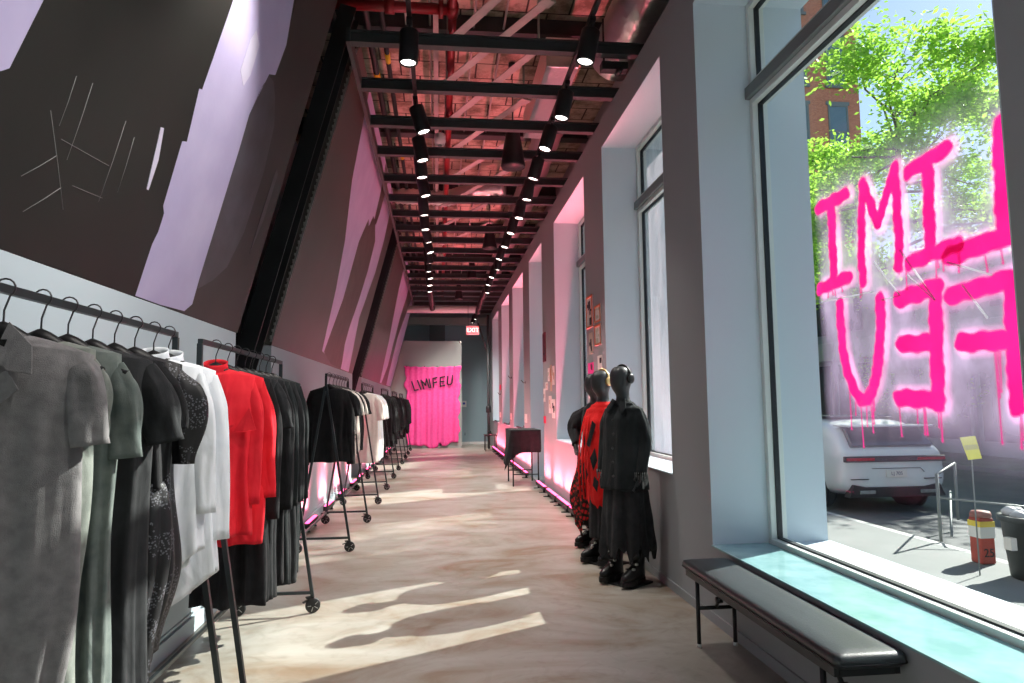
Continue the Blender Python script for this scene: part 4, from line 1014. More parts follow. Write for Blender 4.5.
def wear(rows, seed, folds, m, o, name, N=72, hem=None, openy=None):
    r = random.Random(seed); ph = [r.uniform(0, 6.28) for _ in range(5)]; rings = []
    K = len(rows)
    n = 40
    for k in range(n+1):
        t = k/n*(K-1); i = min(int(t), K-2); u = t-i; u = u*u*(3-2*u)
        A, B = rows[i], rows[i+1]; z, hx, hy, cx, cy_ = [A[q]+(B[q]-A[q])*u for q in range(5)]
        z = A[0]+(B[0]-A[0])*(t-i)
        T = k/n; R = []
        for j in range(N):
            a_ = 2*PI*j/N; f = folds*(.15+T)*(math.sin(7*a_+ph[0]+T)+.6*math.sin(11*a_+ph[1]-2*T)+.4*math.sin(17*a_+ph[2]))
            R.append(Vector((cx+(hx+f)*math.cos(a_), cy_+(hy+f)*math.sin(a_), z+(hem(a_)*T**4 if hem else 0))))
        rings.append(R)
    last = rings[-1]; c = sum(last, Vector())/len(last)
    rings.append([c+(q-c)*.95 + Vector((0,0,.005)) for q in last]); rings.append([c+(q-c)*.92+Vector((0,0,.10)) for q in last])
    return MB().loft(rings).build(name, m, o)
def arm_sleeve(o, arms, s, r0, r1, m, ext=0, puff=0, name='sleeve'):
    sh = Vector((s*.155,.01,1.475)); el = Vector(arms[s][0]); wr = Vector(arms[s][1]); wr = el.lerp(wr, 1+ext)
    mb_ = sleeve([sh, (sh+el)/2+Vector((s*.012,0,0)), el, wr], r0, r1, int(s)+9, puff, .95)
    return mb_.build(name, m, o)
def base_plate(o):
    MB().box((-.17,-.15,0),(.17,.15,.016)).build('base_plate', M_blk, o, .004)
armsA = {-1: [(-.215,.03,1.20),(-.20,-.04,.95)], 1: [(.215,.03,1.20),(.20,-.04,.95)]}
# near mannequin: long black coat
FACE = math.radians(-52)
o = empty('mannequin', 'nearest black mannequin in a long dark coat and black headphones', 'mannequin', (1.62, 5.84, 0), FACE, 'mannequins by the window')
base_plate(o); mannequin_body(o, armsA); boots(o); headphones(o, M_leather)
jag = lambda a_: .05*math.sin(9*a_)+.035*math.sin(23*a_)
wear([(1.575,.062,.055,0,.012),(1.535,.12,.075,0,.012),(1.49,.195,.098,0,.01),(1.40,.20,.128,0,.005),(1.15,.195,.14,0,0),(.95,.205,.155,0,0),(.80,.215,.165,0,0)], 5, .008, F_wash, o, 'coat')
wear([(.95,.17,.13,0,0),(.75,.205,.16,0,.01),(.5,.215,.19,.0,.02),(.27,.225,.215,.0,.03)], 6, .02, F_black2, o, 'skirt', hem=jag)
for s in (-1, 1):
    arm_sleeve(o, armsA, s, .066, .052, F_wash, ext=.05)
    wr = Vector(armsA[s][1]); cf = MB()
    for j in range(20):
        a_ = 2*PI*j/20; p = wr+Vector((.058*math.cos(a_), .055*math.sin(a_), .01)); cf.tube([p, p+Vector((0,0,-.04-.02*(j % 3)))], .003, 5)
    cf.build('frayed_cuff', mat('frayed_thread', (.16, .165, .165), .9), o)
    MB().prism([(s*.012,-.072,1.565),(s*.070,-.045,1.585),(s*.105,-.09,1.50),(s*.075,-.118,1.455)], (0,-.008,.004)).build('collar', F_wash, o, .003)
pl = MB().box((-.018,-.155,.85),(.018,-.148,1.42)); 
for z in (1.40, 1.28, 1.16, 1.04, .92): MB().lathe([(.004,-.004),(.010,-.004),(.010,.004)], (0,-.158 if z < 1.2 else -.145,z), 'y', 12).build('button', M_button, o)
# middle mannequin: scarlet knit with cut-outs
o = empty('mannequin', 'middle mannequin in a draped scarlet knit with black cut-outs and gold headphones', 'mannequin', (1.62, 6.57, 0), math.radians(-58), 'mannequins by the window')
base_plate(o); mannequin_body(o, armsA); boots(o); headphones(o, M_gold)
wear([(1.56,.075,.065,0,.012),(1.52,.15,.085,0,.012),(1.47,.215,.105,0,.01),(1.35,.235,.145,.01,0),(1.10,.235,.165,.02,0),(.85,.225,.17,.03,0),(.60,.20,.165,.04,0),(.42,.13,.12,.05,0)], 15, .010, F_mred, o, 'scarlet_knit', hem=lambda a_: -.10*math.cos(a_-2))
for s in (-1, 1): arm_sleeve(o, armsA, s, .085, .06, F_mred)
def cut(poly):
    # thin patches lying on the front of the knit
    vs = []
    for x, z in poly:
        hy = .145+.03*max(0, min(1, (1.35-z)/.3)); q = max(0, 1-((x-.015)/.262)**2); vs.append(Vector((x, -(hy+.022)*math.sqrt(q)-.004, z)))
    c = sum(vs, Vector())/len(vs); c.y -= .006
    n = len(vs); return vs+[c], [(j,(j+1)%n,n) for j in range(n)]
mm = MB()
for poly in ([(.02,1.38),(.07,1.34),(-.0,1.12),(-.05,1.14)],[(.07,1.12),(.10,1.0),(.05,.90),(.01,1.02)],[(-.09,1.32),(-.12,1.18),(-.06,1.10)],[(.06,.85),(.11,.80),(.09,.70),(.04,.76)],[(-.08,.98),(-.02,.86),(-.07,.76),(-.12,.90)]):
    v_, f_ = cut(poly); mm.add(v_, f_)
mm.build('cut_out', F_black, o)
wear([(.95,.15,.12,0,0),(.6,.16,.14,0,0),(.25,.15,.15,0,0)], 16, .008, F_black, o, 'trousers')
mm = MB()
for dx in (-.02, .03, .07): mm.tube([(dx*.6-.10,-.14,1.42),(dx-.12,-.185,1.2),(dx-.13,-.20,.9),(dx-.12,-.19,.62)], .008, 6)
mm.build('hanging_strand', F_mred, o)
# far mannequin: puffed black top, plaid skirt
arms3 = {-1: [(-.30,-.02,1.27),(-.16,-.14,1.10)], 1: [(.28,.0,1.25),(.23,-.08,1.02)]}
o = empty('mannequin', 'farthest mannequin in a puffy sleeved black top and ragged red plaid skirt', 'mannequin', (1.705, 7.26, 0), math.radians(-60), 'mannequins by the window')
base_plate(o); mannequin_body(o, arms3); boots(o)
wear([(1.57,.062,.055,0,.012),(1.53,.12,.08,0,.012),(1.47,.19,.10,0,.01),(1.35,.18,.13,0,0),(1.12,.145,.12,0,0),(.98,.16,.13,0,0)], 25, .006, F_black, o, 'black_top')
for s in (-1, 1): arm_sleeve(o, arms3, s, .075, .05, F_black, puff=.045, name='puff_sleeve')
wear([(1.13,.145,.12,0,0),(1.02,.165,.14,0,0),(.8,.20,.18,0,0),(.5,.225,.20,-.02,0),(.26,.20,.19,-.04,0)], 26, .024, F_plaid, o, 'plaid_skirt', hem=lambda a_: .10*math.sin(4*a_)+.05*math.sin(11*a_))
mm = MB().loft([[Vector((.15*k_*math.cos(2*PI*j/40), .125*k_*math.sin(2*PI*j/40), z)) for j in range(40)] for z, k_ in ((1.15,1.02),(1.12,1.06),(1.05,1.14),(1.03,1.1))]); mm.build('waistband', F_mred, o)
for i, (dx, dy) in enumerate(((.16,-.12),(-.06,-.205))):
    mm = MB(); r_ = []
    for k_ in range(12):
        t = k_/11; z = 1.02-.72*t; r_.append([Vector((dx+.05*math.sin(t*5+i)+(u-.5)*.12, dy-.03*math.sin(t*4)-.02*t+.015*math.sin(u*9+t*7), z-.03*u)) for u in (0,.25,.5,.75,1)] )
    R2 = [R+[q+Vector((0,.006,0)) for q in R[::-1]] for R in r_]
    mm.loft(R2, cap=True); mm.build('plaid_panel', F_plaid if i else F_mred, o)
wear([(.95,.15,.12,0,0),(.6,.15,.13,0,0),(.24,.14,.14,0,0)], 27, .006, F_black, o, 'leggings')

# ------------------------------------------------------------------ bench
o = empty('bench', 'long black padded vinyl bench under the window', 'bench', (1.765, 3.56, 0), 0)
LB = .88
rings = []
N = 40
def rr_ring(hx, hy, z, n=10, rad=.03):
    pts = []
    for qx, qy, a0 in ((1,1,0),(-1,1,90),(-1,-1,180),(1,-1,270)):
        for k in range(n): a_ = math.radians(a0+90*k/(n-1)); pts.append(Vector((qx*(hx-rad)+rad*math.cos(a_), qy*(hy-rad)+rad*math.sin(a_), z)))
    return pts
MB().loft([rr_ring(.150,LB-.01,.455), rr_ring(.160,LB,.470), rr_ring(.162,LB,.492), rr_ring(.155,LB-.007,.507), rr_ring(.13,LB-.03,.514), rr_ring(.07,LB-.09,.517)], cap=True).build('cushion', M_vinyl, o)
MB().tube([(x, y, .472) for x, y in [(p.x, p.y) for p in rr_ring(.163,LB+.001,0)]]+[(.163-.03+.03, LB-.03, .472)], .0035, 6).build('piping', M_blk, o)
MB().bar((-.135,-LB+.04,.435),(-.135,LB-.04,.435), .022, .038).bar((.135,-LB+.04,.435),(.135,LB-.04,.435), .022, .038).bar((-.12,-LB+.05,.435),(.12,-LB+.05,.435), .022, .038).bar((-.12,LB-.05,.435),(.12,LB-.05,.435), .022, .038).build('seat_frame', M_steel, o)
for e, sg in ((LB-.17, -1), (-LB+.17, 1)):
    MB().tube([(-.12,e,.42),(-.12,e,.02)], .013, 12).build('leg', M_steel, o)
    MB().tube([(.12,e,.24),(.12,e,.02)], .013, 12).build('leg', M_steel, o)
    MB().tube([(-.12,e,.24),(.12,e,.24)], .012, 10).build('cross_rail', M_steel, o)
    MB().tube([(0,e,.245),(0,e+sg*.16,.42)], .011, 10).tube([(-.02,e+sg*.05,.30),(.02,e+sg*.05,.30)], .02, 8).build('folding_brace', M_steel, o)
    for x in (-.12, .12): MB().lathe([(.014,0),(.016,.008),(.013,.022)], (x, e, 0), 'z', 14).build('foot_cap', M_white, o)

# ------------------------------------------------------------------ cloth covered table, small stool
o = empty('trestle_table', 'narrow folding table in front of the doorway between far windows', 'table', (1.62, 13.2, 0))
MB().box((-.26,-.50,1.02),(.30,.50,1.05)).build('tabletop', mat('table_grey', (.35, .38, .4), .6), o, .004)
for x in (-.22, .26):
    for y in (-.44, .44): MB().tube([(x,y,0),(x,y,1.02)], .014, 8).build('leg', M_steel, o)
MB().tube([(-.22,-.44,.22),(.26,-.44,.22)], .011, 8).tube([(-.22,.44,.22),(.26,.44,.22)], .011, 8).build('rail', M_steel, o)
rows = []; N = 100
for k in range(16):
    t = k/15; R = []
    for j in range(N):
        u = j/N*4; q = u % 1; s_ = int(u)
        X0, X1, Ya, Yb = -.268, .308, -.508, .508
        if s_ == 0: x, y = X0+(X1-X0)*q, Ya
        elif s_ == 1: x, y = X1, Ya+(Yb-Ya)*q
        elif s_ == 2: x, y = X1-(X1-X0)*q, Yb
        else: x, y = X0, Yb-(Yb-Ya)*q
        out = (.012+.02*math.sin(j*.9)+.015*math.sin(j*.37))*t
        cx_, cy_ = .02, 0; d = Vector((x-cx_, y-cy_)).normalized()
        drop = .42 if s_ == 0 else (.62 if s_ == 3 else .35)
        if s_ == 3: x -= .12*t*(q)
        corner = .14*math.exp(-((j-0)/5)**2)+.14*math.exp(-((j-N)/5)**2)
        R.append(Vector((x+d.x*out, y+d.y*out, 1.054-(drop+corner)*t)))
    rows.append(R)
cap_ = [Vector((.02+(p.x-.02)*.5, p.y*.5, 1.0575)) for p in rows[0]]
c = MB().loft([[Vector((.02, 0, 1.058)) + (p-Vector((.02,0,1.0575)))*.01 for p in cap_], cap_]+rows, cap=False).build('tablecloth', F_black); c.location = (1.62, 13.2, 0)
tag(c, 'black cloth draped over the narrow folding table', 'tablecloth')
o = empty('side_table', 'small black side table in the far corner by the windows', 'table', (1.72, 22.6, 0))
MB().box((-.2,-.35,.50),(.2,.35,.54)).build('tabletop', M_blk, o, .004)
for x in (-.17, .17):
    for y in (-.3, .3): MB().tube([(x,y,0),(x,y,.5)], .014, 8).build('leg', M_blk, o)
for i, (y, z) in enumerate(((22.3,.541),(22.75,.541))):
    o = MB().lathe([(.05,0),(.06,.05),(.055,.10),(.03,.11)] if i else [(.06,0),(.07,.03),(.065,.05)], n=16).build('jar', M_blk); o.location = (1.70, y, z); tag(o, ['low dark bowl on the far side table', 'dark jar on the far side table'][i], 'jar')

# ------------------------------------------------------------------ papers and frames on the pillars
def card(y0, y1, z0, z1, label, cat, m, frame=None, art=None, name=None, th=.006):
    cy, cz = (y0+y1)/2, (z0+z1)/2; hy, hz_ = (y1-y0)/2, (z1-z0)/2
    o = empty(name or cat.replace(' ', '_'), label, cat, (W, cy, cz), group='papers on the pillars')
    MB().box((-th,-hy,-hz_),(-.0005,hy,hz_)).build('sheet' if not frame else 'backing', m, o)
    if frame:
        f = MB(); fw = .022; X = -th-.008
        f.box((X,-hy,-hz_),(-th,-hy+fw,hz_)); f.box((X,hy-fw,-hz_),(-th,hy,hz_)); f.box((X,-hy+fw,-hz_),(-th,hy-fw,-hz_+fw)); f.box((X,-hy+fw,hz_-fw),(-th,hy-fw,hz_)); f.build('frame', frame, o)
    if art:
        r = random.Random(int(y0*100)); a_ = MB()
        for k in range(art[1]):
            yy = r.uniform(-hy*.6, hy*.6); zz = r.uniform(-hz_*.7, hz_*.7); sy, sz = r.uniform(.02, hy*.5), r.uniform(.01, hz_*.3)
            yy0, yy1 = max(-hy*.85, yy-sy), min(hy*.85, yy+sy); zz0, zz1 = max(-hz_*.85, zz-sz), min(hz_*.85, zz+sz)
            x = -th-.0006-k*.0002; a_.box((x-.0001,yy0,zz0),(x,yy1,zz1))
        a_.build('print', art[0], o)
    return o
P_w = mat('paper_white', (.72, .68, .64), .8); P_o = mat('frame_copper', (.52, .16, .06), .5); P_p = mat('paper_pink', (.9, .06, .35), .7); P_b = mat('print_black', (.03, .03, .035), .7); P_t = mat('paper_tan', (.55, .40, .28), .8); P_m = mat('frame_maroon', (.12, .015, .03), .5); P_r = mat('paper_red', (.75, .02, .08), .7); P_g = mat('paper_greenish', (.5, .5, .4), .8)
card(8.24,8.58,2.51,2.92,'copper framed portrait print with a tall dark figure, highest on the pillar past the mannequins','framed print',P_w,P_o,(P_b,7))
card(7.82,8.12,2.53,2.74,'small copper framed note right of the tall framed portrait','framed print',P_w,P_o,(P_g,4))
card(7.83,8.13,2.25,2.50,'copper framed sheet directly under the small framed note','framed print',P_w,P_o,(P_g,5))
card(8.27,8.46,2.17,2.44,'pale narrow sheet with dark marks under the tall framed portrait','paper',P_g,None,(P_b,4))
card(7.80,8.02,1.90,2.12,'white card with a black figure above the gold headphones','paper',P_w,None,(P_b,2))
card(8.25,8.56,1.78,2.06,'bright pink poster on the pillar past the mannequins','poster',P_p,None,(P_m,3))
card(8.27,8.55,1.61,1.77,'small grey print beneath the bright pink poster','paper',P_w,None,(P_b,3))
card(11.98,12.30,2.31,2.84,'dark maroon narrow frame high on the third pillar','framed print',P_m,P_m,(P_b,2))
for args in ((11.61,11.80,1.94,2.17,'pale sheet left of the brown board on the third pillar','paper',P_w,None,(P_g,3)),(11.39,11.57,1.76,2.21,'tall brown board on the third pillar','board',P_t,None,(P_o,3)),(11.12,11.33,1.86,2.18,'pale sheet right of the brown board on the third pillar','paper',P_w,None,(P_t,3)),
   (11.84,12.08,1.79,1.93,'small pinkish sheet left of centre on the third pillar','paper',P_w,None,(P_o,2)),(12.12,12.34,1.58,1.82,'cream sheet at the far edge of the third pillar','paper',P_w,None,(P_b,2)),(11.46,11.74,1.38,1.68,'larger white sheet below the brown board','paper',P_w,None,(P_t,4)),(12.10,12.34,1.19,1.32,'red sticker low on the far edge of the third pillar','sticker',P_r,None,None),(11.12,11.40,1.30,1.62,'white sheet low on the near edge of the third pillar','paper',P_w,None,(P_b,3))): card(*args)
card(14.7,15.1,1.13,1.32,'cream card low on the fourth pillar','paper',P_w,None,(P_t,2))
card(17.8,18.2,1.13,1.30,'cream card low on the fifth pillar','paper',P_w,None,(P_t,2))
card(20.9,21.4,1.13,1.29,'cream card low on the sixth pillar','paper',P_w,None,(P_t,2))
card(20.8,21.3,1.99,2.15,'small red tag on the sixth pillar','tag',P_r,None,None)
for i, (y, z) in enumerate(((14.9,2.02),(17.75,2.24),(20.9,1.85))):
    o = MB().tube([(0,0,0),(-.05,0,-.01),(-.10,-.03,.05)], .009, 8).lathe([(.03,-.008),(.03,0)], (0,0,0), 'x', 12).build('coat_hook', M_blk); o.location = (W-.001, y, z); tag(o, 'small black hook on the %s pillar' % ['fourth', 'fifth', 'sixth'][i], 'hook', 'hooks on the pillars')
for i, (y, z) in enumerate(((16.2,.963),(19.5,.963),(22.8,.963))):
    o = MB().box((-.06,-.42,0),(.12,.42,.012)).box((-.06,-.42,.012),(-.052,.42,.045)).box((.112,-.42,.012),(.12,.42,.045)).build('tray', M_blk, bevel=.002); o.location = (W+.04, y, z); tag(o, 'flat black tray on the %s of the three far window sills' % ['nearest', 'middle', 'farthest'][i], 'tray', 'trays on the far sills')

# ------------------------------------------------------------------ outdoors
def G(x, y): return 0
M_walk = mat('sidewalk_concrete', (.17, .18, .18), .85, noise=(.22, .23, .23), nscale=.9, bump=.1, bscale=40)
M_road = mat('street_asphalt', (.11, .115, .12), .85, noise=(.15, .155, .16), nscale=1.2, bump=.2, bscale=80)
struct('sidewalk', MB().box((XO, -25, -.5), (6.2, 60, -.25)), M_walk)
struct('street', MB().box((6.2, -25, -.6), (14.5, 60, -.40)), M_road)
struct('kerb', MB().box((6.2, -25, -.5), (6.35, 60, -.26)), mat('kerb_stone', (.5, .5, .48), .8), bevel=.01)
struct('sidewalk_opposite', MB().box((14.5, -25, -.6), (18.5, 60, -.27)), M_walk)
struct('wall_exterior', MB().box((XO+.001, -6, 6.4), (XO+.3, 27, 7.5)), M_wall)
# storefront building opposite
o = empty('shop_building', 'low grey shop building with dark glass fronts across the street', 'building', (17.5, 20, -.27))
bx = Vector((17.5, 20, -.27))
def L3(x, y, z): return Vector((x, y, z))-bx
MB().box(L3(17.6,4,-.27), L3(26,31.5,6.6)).build('block', mat('shop_render', (.33, .35, .38), .8, noise=(.40, .41, .44), nscale=1), o)
MB().box(L3(17.3,4,3.3), L3(17.6,31.5,4.1)).build('fascia', mat('fascia_grey', (.5, .5, .54), .7), o, .02)
MB().box(L3(17.2,4,6.4), L3(17.6,31.5,6.8)).build('cornice', mat('fascia_grey', (.5, .5, .54), .7), o, .02)
dg = mat('shop_glass_dark', (.03, .045, .055), .08, spec=.8)
for k in range(10):
    y = 5+k*2.6
    f = MB().box(L3(17.52,y,.2), L3(17.59,y+2.1,3.1)).build('shop_window', dg, o)
    MB().box(L3(17.45,y-.2,-.2), L3(17.6,y-.05,3.3)).build('pier', M_mull, o)
    MB().box(L3(17.52,y+.3,4.5), L3(17.59,y+1.5,6.0)).build('upper_window', dg, o)
# brick building
o = empty('brick_building', 'tall red brick building with sash windows beyond the trees', 'building', (16, 33, -.3))
bx = Vector((16, 33, -.3))
MB().box(L3(12.5,33,-.3), L3(22.8,48,32)).build('block', M_brick, o)
for zi in range(7):
    for k in range(4):
        x = 14.2+k*2.25; z = 2.2+zi*4.1
        f = MB(); f.box((0,-.05,0),(.09,.06,3.0)); f.box((1.05,-.05,0),(1.14,.06,3.0)); f.box((.09,-.05,0),(1.05,.06,.09)); f.box((.09,-.05,2.91),(1.05,.06,3.0)); f.box((.09,-.04,1.45),(1.05,.05,1.55)); f.box((-.1,-.12,-.16),(1.24,.02,0)); f.box((-.1,-.05,3.0),(1.24,.02,3.18))
        fo = f.build('sash_window', M_mull, o); fo.location = L3(x, 33, z)
        MB().box((.09,-.02,.09),(1.05,.0,2.91)).build('pane', mat('pane_blue', (.15, .22, .27), .1, spec=.8), fo)
# beige building further right as sky-line backdrop
o = empty('apartment_building', 'pale apartment building farther along the street behind the trees', 'building', (19, 4, -.3))
bx = Vector((19, 4, -.3))
MB().box(L3(19,-24,-.3), L3(30,3.6,14)).build('block', mat('pale_stone', (.5, .49, .46), .8), o)
for zi in range(3):
    for k in range(8):
        fo = MB().box((-.03,0,0),(.02,1.2,1.8)).build('window', dg, o); fo.location = L3(19, -22+k*3, 2+zi*3.8)

# trees
M_leaf = mat('leaf_green', (.22, .42, .07), .55, noise=(.36, .55, .12), nscale=1.2)
MATS['leaf_green'].node_tree.nodes['Principled BSDF'].inputs['Transmission Weight'].default_value = 0
def leafy(m):
    nt = m.node_tree; N = nt.nodes; L = nt.links; b = N['Principled BSDF']; out = [n for n in N if n.type == 'OUTPUT_MATERIAL'][0]
    tr = N.new('ShaderNodeBsdfTranslucent'); tr.inputs[0].default_value = (.45, .75, .10, 1)
    mx = N.new('ShaderNodeMixShader'); mx.inputs[0].default_value = .5; L.new(b.outputs[0], mx.inputs[1]); L.new(tr.outputs[0], mx.inputs[2]); L.new(mx.outputs[0], out.inputs[0])
leafy(M_leaf)
M_bark = mat('bark', (.16, .13, .10), .9, noise=(.24, .2, .16), nscale=9, bump=.5, bscale=30)
def tree(x, y, zg, h, r, n, label, seed, zc=None, flat=.75, leaf=.11):
    rd = random.Random(seed); o = empty('street_tree', label, 'tree', (x, y, zg), group='street trees')
    zc = zc or h*.68
    tm = MB(); tm.tube([(0,0,0),(.05,.02,h*.3),(-.03,.05,h*.55),(.05,0,h*.8)], [.16,.13,.10,.04], 10)
    tips = []
    for k in range(26):
        a_ = rd.uniform(0, 6.28); z0 = h*rd.uniform(.38,.72); ln = r*rd.uniform(.6,.98); el = rd.uniform(-.1,.6)
        p0 = Vector((0,.03,z0)); p1_ = p0+Vector((math.cos(a_)*ln*.5, math.sin(a_)*ln*.5, ln*.25*el+.2)); p2_ = p0+Vector((math.cos(a_+.2)*ln, math.sin(a_+.2)*ln, ln*el*.6))
        tm.tube([p0, p1_, p2_], [.05,.028,.010], 7); tips += [p1_, p2_, (p1_+p2_)/2]
        for q in range(3):
            a2 = a_+rd.uniform(-1,1); p3_ = p2_+Vector((math.cos(a2), math.sin(a2), rd.uniform(-.3,.4)))*r*.25; tm.tube([p1_.lerp(p2_, .6+.2*q*.5), p3_], [.014,.005], 5); tips.append(p3_)
    tm.build('trunk', M_bark, o)
    lf = MB(); cl_ = []
    for k in range(150):
        t = rd.choice(tips); cl_.append((t+Vector((rd.gauss(0,.25), rd.gauss(0,.25), rd.gauss(0,.2))), rd.uniform(.25,.55)))
    for k in range(n):
        c, s_ = rd.choice(cl_); p = c+Vector((rd.gauss(0,s_), rd.gauss(0,s_), rd.gauss(0,s_*.6)))
        u = Vector((rd.gauss(0,1), rd.gauss(0,1), rd.gauss(0,.5))).normalized(); v = u.cross(Vector((rd.gauss(0,1), rd.gauss(0,1), rd.gauss(0,1)))).normalized()
        s2 = leaf*rd.uniform(.6,1.2)
        lf.add([p-u*s2*.5, p+v*s2*.22, p+u*s2*.5, p-v*s2*.22], [(0,1,2,3)])
    ob = lf.build('crown', M_leaf, o, fix=False)
    return o
tree(13.9, 18.4, -.4, 15.0, 3.9, 30000, 'leafy green street tree seen through the big window', 5, leaf=.20)
tree(14.0, 25.0, -.4, 14.0, 3.1, 34000, 'leafy street tree across the road near the brick building', 9, leaf=.17)
tree(12.6, 30.0, -.4, 8.5, 2.4, 9000, 'distant street tree in front of the red brick building', 13, leaf=.2)
tree(15.7, 21.0, -.3, 4.6, 1.0, 3000, 'small ivy covered tree by the shop fronts', 17, leaf=.13)

# parked car (rear towards the camera)
def car(cx, y0, zg):
    o = empty('parked_car', 'white sport utility car parked at the kerb, seen from behind', 'car', (cx, y0, zg))
    M_cw = mat('car_white', (.80, .83, .85), .22, coat=.6); M_cg = mat('car_glass', (.03, .045, .055), .06, spec=.9); M_cb = mat('car_black', (.02, .02, .022), .45)
    M_tail = mat('tail_lamp_red', (.45, .01, .02), .25); M_tyre = mat('tyre', (.02, .02, .02), .8)
    # stations: y, [ (halfwidth, z) profile bottom->top ]
    st = [
     (0.00, [(.72,.42),(.90,.50),(.93,.66),(.92,.84),(.90,.98),(.86,1.06),(.82,1.10),(.0,1.11)]),
     (0.10, [(.86,.30),(.985,.48),(.99,.70),(.98,.88),(.955,1.02),(.90,1.10),(.80,1.14),(.0,1.15)]),
     (0.38, [(.92,.26),(.995,.46),(1.0,.72),(.99,.92),(.97,1.05),(.84,1.36),(.74,1.45),(.0,1.47)]),
     (0.60, [(.94,.25),(.998,.45),(1.0,.72),(.995,.93),(.97,1.06),(.80,1.50),(.68,1.60),(.0,1.62)]),
     (1.4, [(.95,.25),(1.0,.45),(1.0,.72),(.998,.93),(.98,1.05),(.80,1.56),(.68,1.66),(.0,1.69)]),
     (2.6, [(.95,.25),(1.0,.45),(1.0,.72),(.998,.93),(.98,1.03),(.80,1.55),(.68,1.64),(.0,1.67)]),
     (3.5, [(.95,.25),(1.0,.45),(1.0,.70),(.99,.90),(.95,1.01),(.86,1.10),(.74,1.14),(.0,1.16)]),
     (4.5, [(.92,.26),(.98,.45),(.98,.66),(.95,.82),(.90,.92),(.8,.98),(.6,1.01),(.0,1.02)]),
     (4.88, [(.7,.32),(.84,.46),(.86,.6),(.82,.72),(.76,.80),(.6,.86),(.4,.88),(.0,.89)])]
    rings = []
    for y, pr in st:
        R = [Vector((x, y, z)) for x, z in pr]; R += [Vector((-x, y, z)) for x, z in pr[-2::-1]]; rings.append(R)
    b = MB().loft(rings, closed=True, cap=True).build('shell', M_cw, o); 
    ss = b.modifiers.new('sub', 'SUBSURF'); ss.levels = 1; ss.render_levels = 2
    # rear window
    MB().prism([(-.76,.145,1.11),(.76,.145,1.11),(.69,.46,1.43),(-.69,.46,1.43)], (0,-.12,.075)).build('rear_window', M_cg, o, .01)
    for s in (-1, 1):
        MB().prism([(s*.985,.75,1.06),(s*.985,3.25,1.04),(s*.84,2.75,1.47),(s*.83,1.0,1.50)], (s*.012,0,.004)).build('side_window', M_cg, o, .004)
    MB().box((-.62,.85,1.655),(.62,2.6,1.70)).build('roof_glass', M_cg, o, .02)
    MB().box((-.80,.05,1.50),(.80,.52,1.535)).build('roof_spoiler', M_cw, o, .012)
    MB().box((-.93,-.035,.90),(.93,.05,1.0)).build('lamp_bar', M_cb, o, .01)
    for s in (-1, 1): MB().box((s*.40,-.045,.925),(s*.92,.03,.975)).build('tail_lamp', M_tail, o, .008)
    MB().prism([(-.90,-.03,.30),(.90,-.03,.30),(.80,-.03,.52),(.55,-.03,.47),(-.55,-.03,.47),(-.80,-.03,.52)], (0,.16,0)).build('rear_bumper', M_cb, o, .012)
    for s in (-1, 1): MB().box((s*.42,-.05,.36),(s*.70,-.02,.42)).build('exhaust', M_metal, o, .01)
    for s in (-1, 1): MB().box((s*.52,-.028,.60),(s*.84,-.0,.615)).build('reflector', M_cb, o)
    pl = MB().box((-.19,-.032,.635),(.19,-.015,.765)).build('number_plate', mat('plate_white', (.75, .74, .70), .5), o, .003)
    text_mesh('LJ 705', .085, mat('plate_ink', (.08, .08, .15), .6), o, (0, -.034, .70), (PI/2, 0, 0))
    MB().tube([(-.45,-.02,.79),(.45,-.02,.79),(.52,-.02,.72)], .006, 6).build('tailgate_seam', M_cb, o)
    for y in (.95, 3.95):
        for s in (-1, 1):
            w = MB().lathe([(.20,-.12),(.36,-.125),(.385,-.09),(.385,.09),(.36,.125),(.20,.12)], (s*.86,y,.385), 'x', 30).build('wheel', M_tyre, o)
            MB().lathe([(.05,0),(.26,s*.02),(.27,0)], (s*.975,y,.385), 'x', 20).build('rim', M_metal, w)
            MB().lathe([(.40,-.03),(.45,-.03),(.45,.03),(.40,.03)], (s*.965,y,.40), 'x', 30).build('wheel_arch', M_cb, o)
    for s in (-1, 1): MB().box((s*1.0,3.0,1.0),(s*1.18,3.15,1.16)).build('mirror', M_cw, o, .02)
    return o
car(7.9, 11.05, -.42)
# tall tube bin, rubbish bin, barrier and yellow notice
o = empty('poster_tube', 'red and white printed bin with a round lid on the sidewalk', 'bin', (5.98, 7.0, -.25))
MB().box((-.085,-.085,0),(.085,.085,.50)).build('body', mat('tube_red', (.45, .07, .05), .6, noise=(.3, .05, .04), nscale=5), o, .02)
MB().box((-.087,-.087,.28),(.087,.087,.40)).build('label_band', mat('tube_white', (.75, .75, .72), .6), o)
MB().box((-.089,-.089,.40),(.089,.089,.46)).build('label_strip', mat('tube_yellow', (.8, .6, .08), .6), o)
MB().lathe([(.10,.50),(.105,.53),(.09,.56),(.04,.57)], n=20).build('lid', mat('tube_lid', (.3, .12, .1), .6), o)
text_mesh('25', .13, P_b, o, (0, -.088, .12), (PI/2, 0, 0), ext=.002)
o = empty('litter_bin', 'dark plastic litter bin full of rubbish by the window', 'bin', (5.95, 6.3, -.25))
MB().lathe([(.20,0),(.215,.02),(.27,.56),(.30,.57),(.30,.62),(.27,.62)], n=28).build('bucket', mat('bin_black', (.03, .035, .035), .5), o)
rb = MB(); rd = random.Random(2)
for k in range(14):
    c = (rd.uniform(-.17,.17), rd.uniform(-.17,.17), .60+rd.uniform(0,.06)); rb.lathe([(.02,-.05),(.07,-.02),(.08,.02),(.03,.06)], c, 'z', 7)
rb.build('rubbish', mat('rubbish_pale', (.6, .6, .62), .5, noise=(.3, .3, .32), nscale=8), o)
MB().box((-.31,-.06,.30),(-.245,.03,.42)).build('sticker', P_w, o)
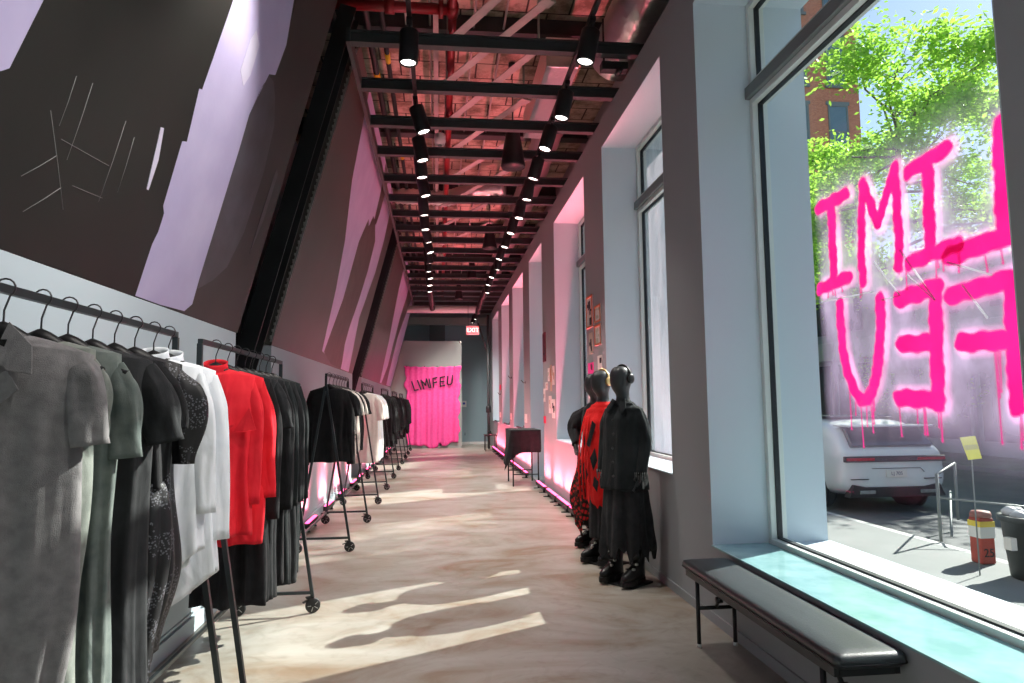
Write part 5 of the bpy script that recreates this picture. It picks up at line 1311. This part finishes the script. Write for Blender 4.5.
o = empty('street_barrier', 'thin metal barrier rail standing by the kerb', 'barrier', (6.35, 8.1, -.25))
MB().tube([(0,0,0),(0,0,.85)], .02, 8).tube([(-.05,-.25,.12),(1.3,1.4,.42)], .016, 8).tube([(0,0,.55),(1.5,-.5,.40)], .012, 8).tube([(1.4,1.4,0),(1.4,1.4,.85)], .02, 8).tube([(0,0,.84),(1.4,1.4,.84)], .016, 8).build('rails', M_mull, o)
n_ = empty('yellow_notice', 'bright yellow printed notice taped up outside the glass', 'notice', (5.5, 6.5, 1.05), -.7)
MB().prism([(-.09,0,.10),(.045,0,.12),(.09,0,-.11),(-.03,0,-.13)], (0,.003,0)).build('sheet', mat('notice_yellow', (.85, .85, .08), .6), n_)
MB().prism([(-.06,-.001,.02),(.055,-.001,.035),(.068,-.001,-.015),(-.048,-.001,-.03)], (0,-.0008,0)).build('print', mat('notice_print', (.6, .6, .15), .6), n_)
MB().tube([(0,.02,.12),(0,.02,-1.30)], .007, 8).build('post', M_mull, n_)

# ------------------------------------------------------------------ light
sd = Vector((-1, -.53, -.82)).normalized()
sun = bpy.data.lights.new('sun', 'SUN'); sun.energy = 13.0; sun.angle = math.radians(.6); sun.color = (1, .95, .86)
so = bpy.data.objects.new('sun', sun); col.objects.link(so); so.rotation_euler = sd.to_track_quat('-Z', 'Y').to_euler(); so.location = (10, 6, 12)
wd = bpy.data.worlds.new('sky'); sc.world = wd; wd.use_nodes = True
nt = wd.node_tree; bg = nt.nodes['Background']; sk = nt.nodes.new('ShaderNodeTexSky'); sk.sky_type = 'NISHITA'; sk.sun_disc = False
sk.sun_elevation = math.radians(38); sk.sun_rotation = math.radians(62); sk.air_density = 1.0; sk.dust_density = .4
nt.links.new(sk.outputs[0], bg.inputs[0]); bg.inputs[1].default_value = .17

# ------------------------------------------------------------------ camera
f0 = Vector(((438.5-512)/672, -(404.5-341.5)/672, 1.0))   # corridor direction in image axes (right, up, forward)
d = f0.normalized(); up = (Vector((0,1,0)) - d*d.y).normalized(); rt = Vector((up.y*d.z-up.z*d.y, up.z*d.x-up.x*d.z, up.x*d.y-up.y*d.x))
if rt.x < 0: rt = -rt
cam_r = Vector((rt.x, d.x, up.x)); cam_u = Vector((rt.y, d.y, up.y)); cam_f = Vector((rt.z, d.z, up.z))
cd = bpy.data.cameras.new('camera'); cam = bpy.data.objects.new('camera', cd); col.objects.link(cam)
cd.sensor_width = 36; cd.lens = 672/1024*36; cd.clip_end = 300
M4 = Matrix(((cam_r.x, cam_u.x, -cam_f.x, 0), (cam_r.y, cam_u.y, -cam_f.y, 0), (cam_r.z, cam_u.z, -cam_f.z, 1.55), (0,0,0,1)))
cam.matrix_world = M4; sc.camera = cam
sc.view_settings.view_transform = 'Standard'; sc.view_settings.look = 'None'; sc.view_settings.gamma = 1; sc.view_settings.exposure = 0.12
sc.view_settings.use_curve_mapping = False
sc.cycles.use_denoising = True
sc.cycles.max_bounces = 8; sc.cycles.transparent_max_bounces = 16; sc.cycles.sample_clamp_indirect = 6
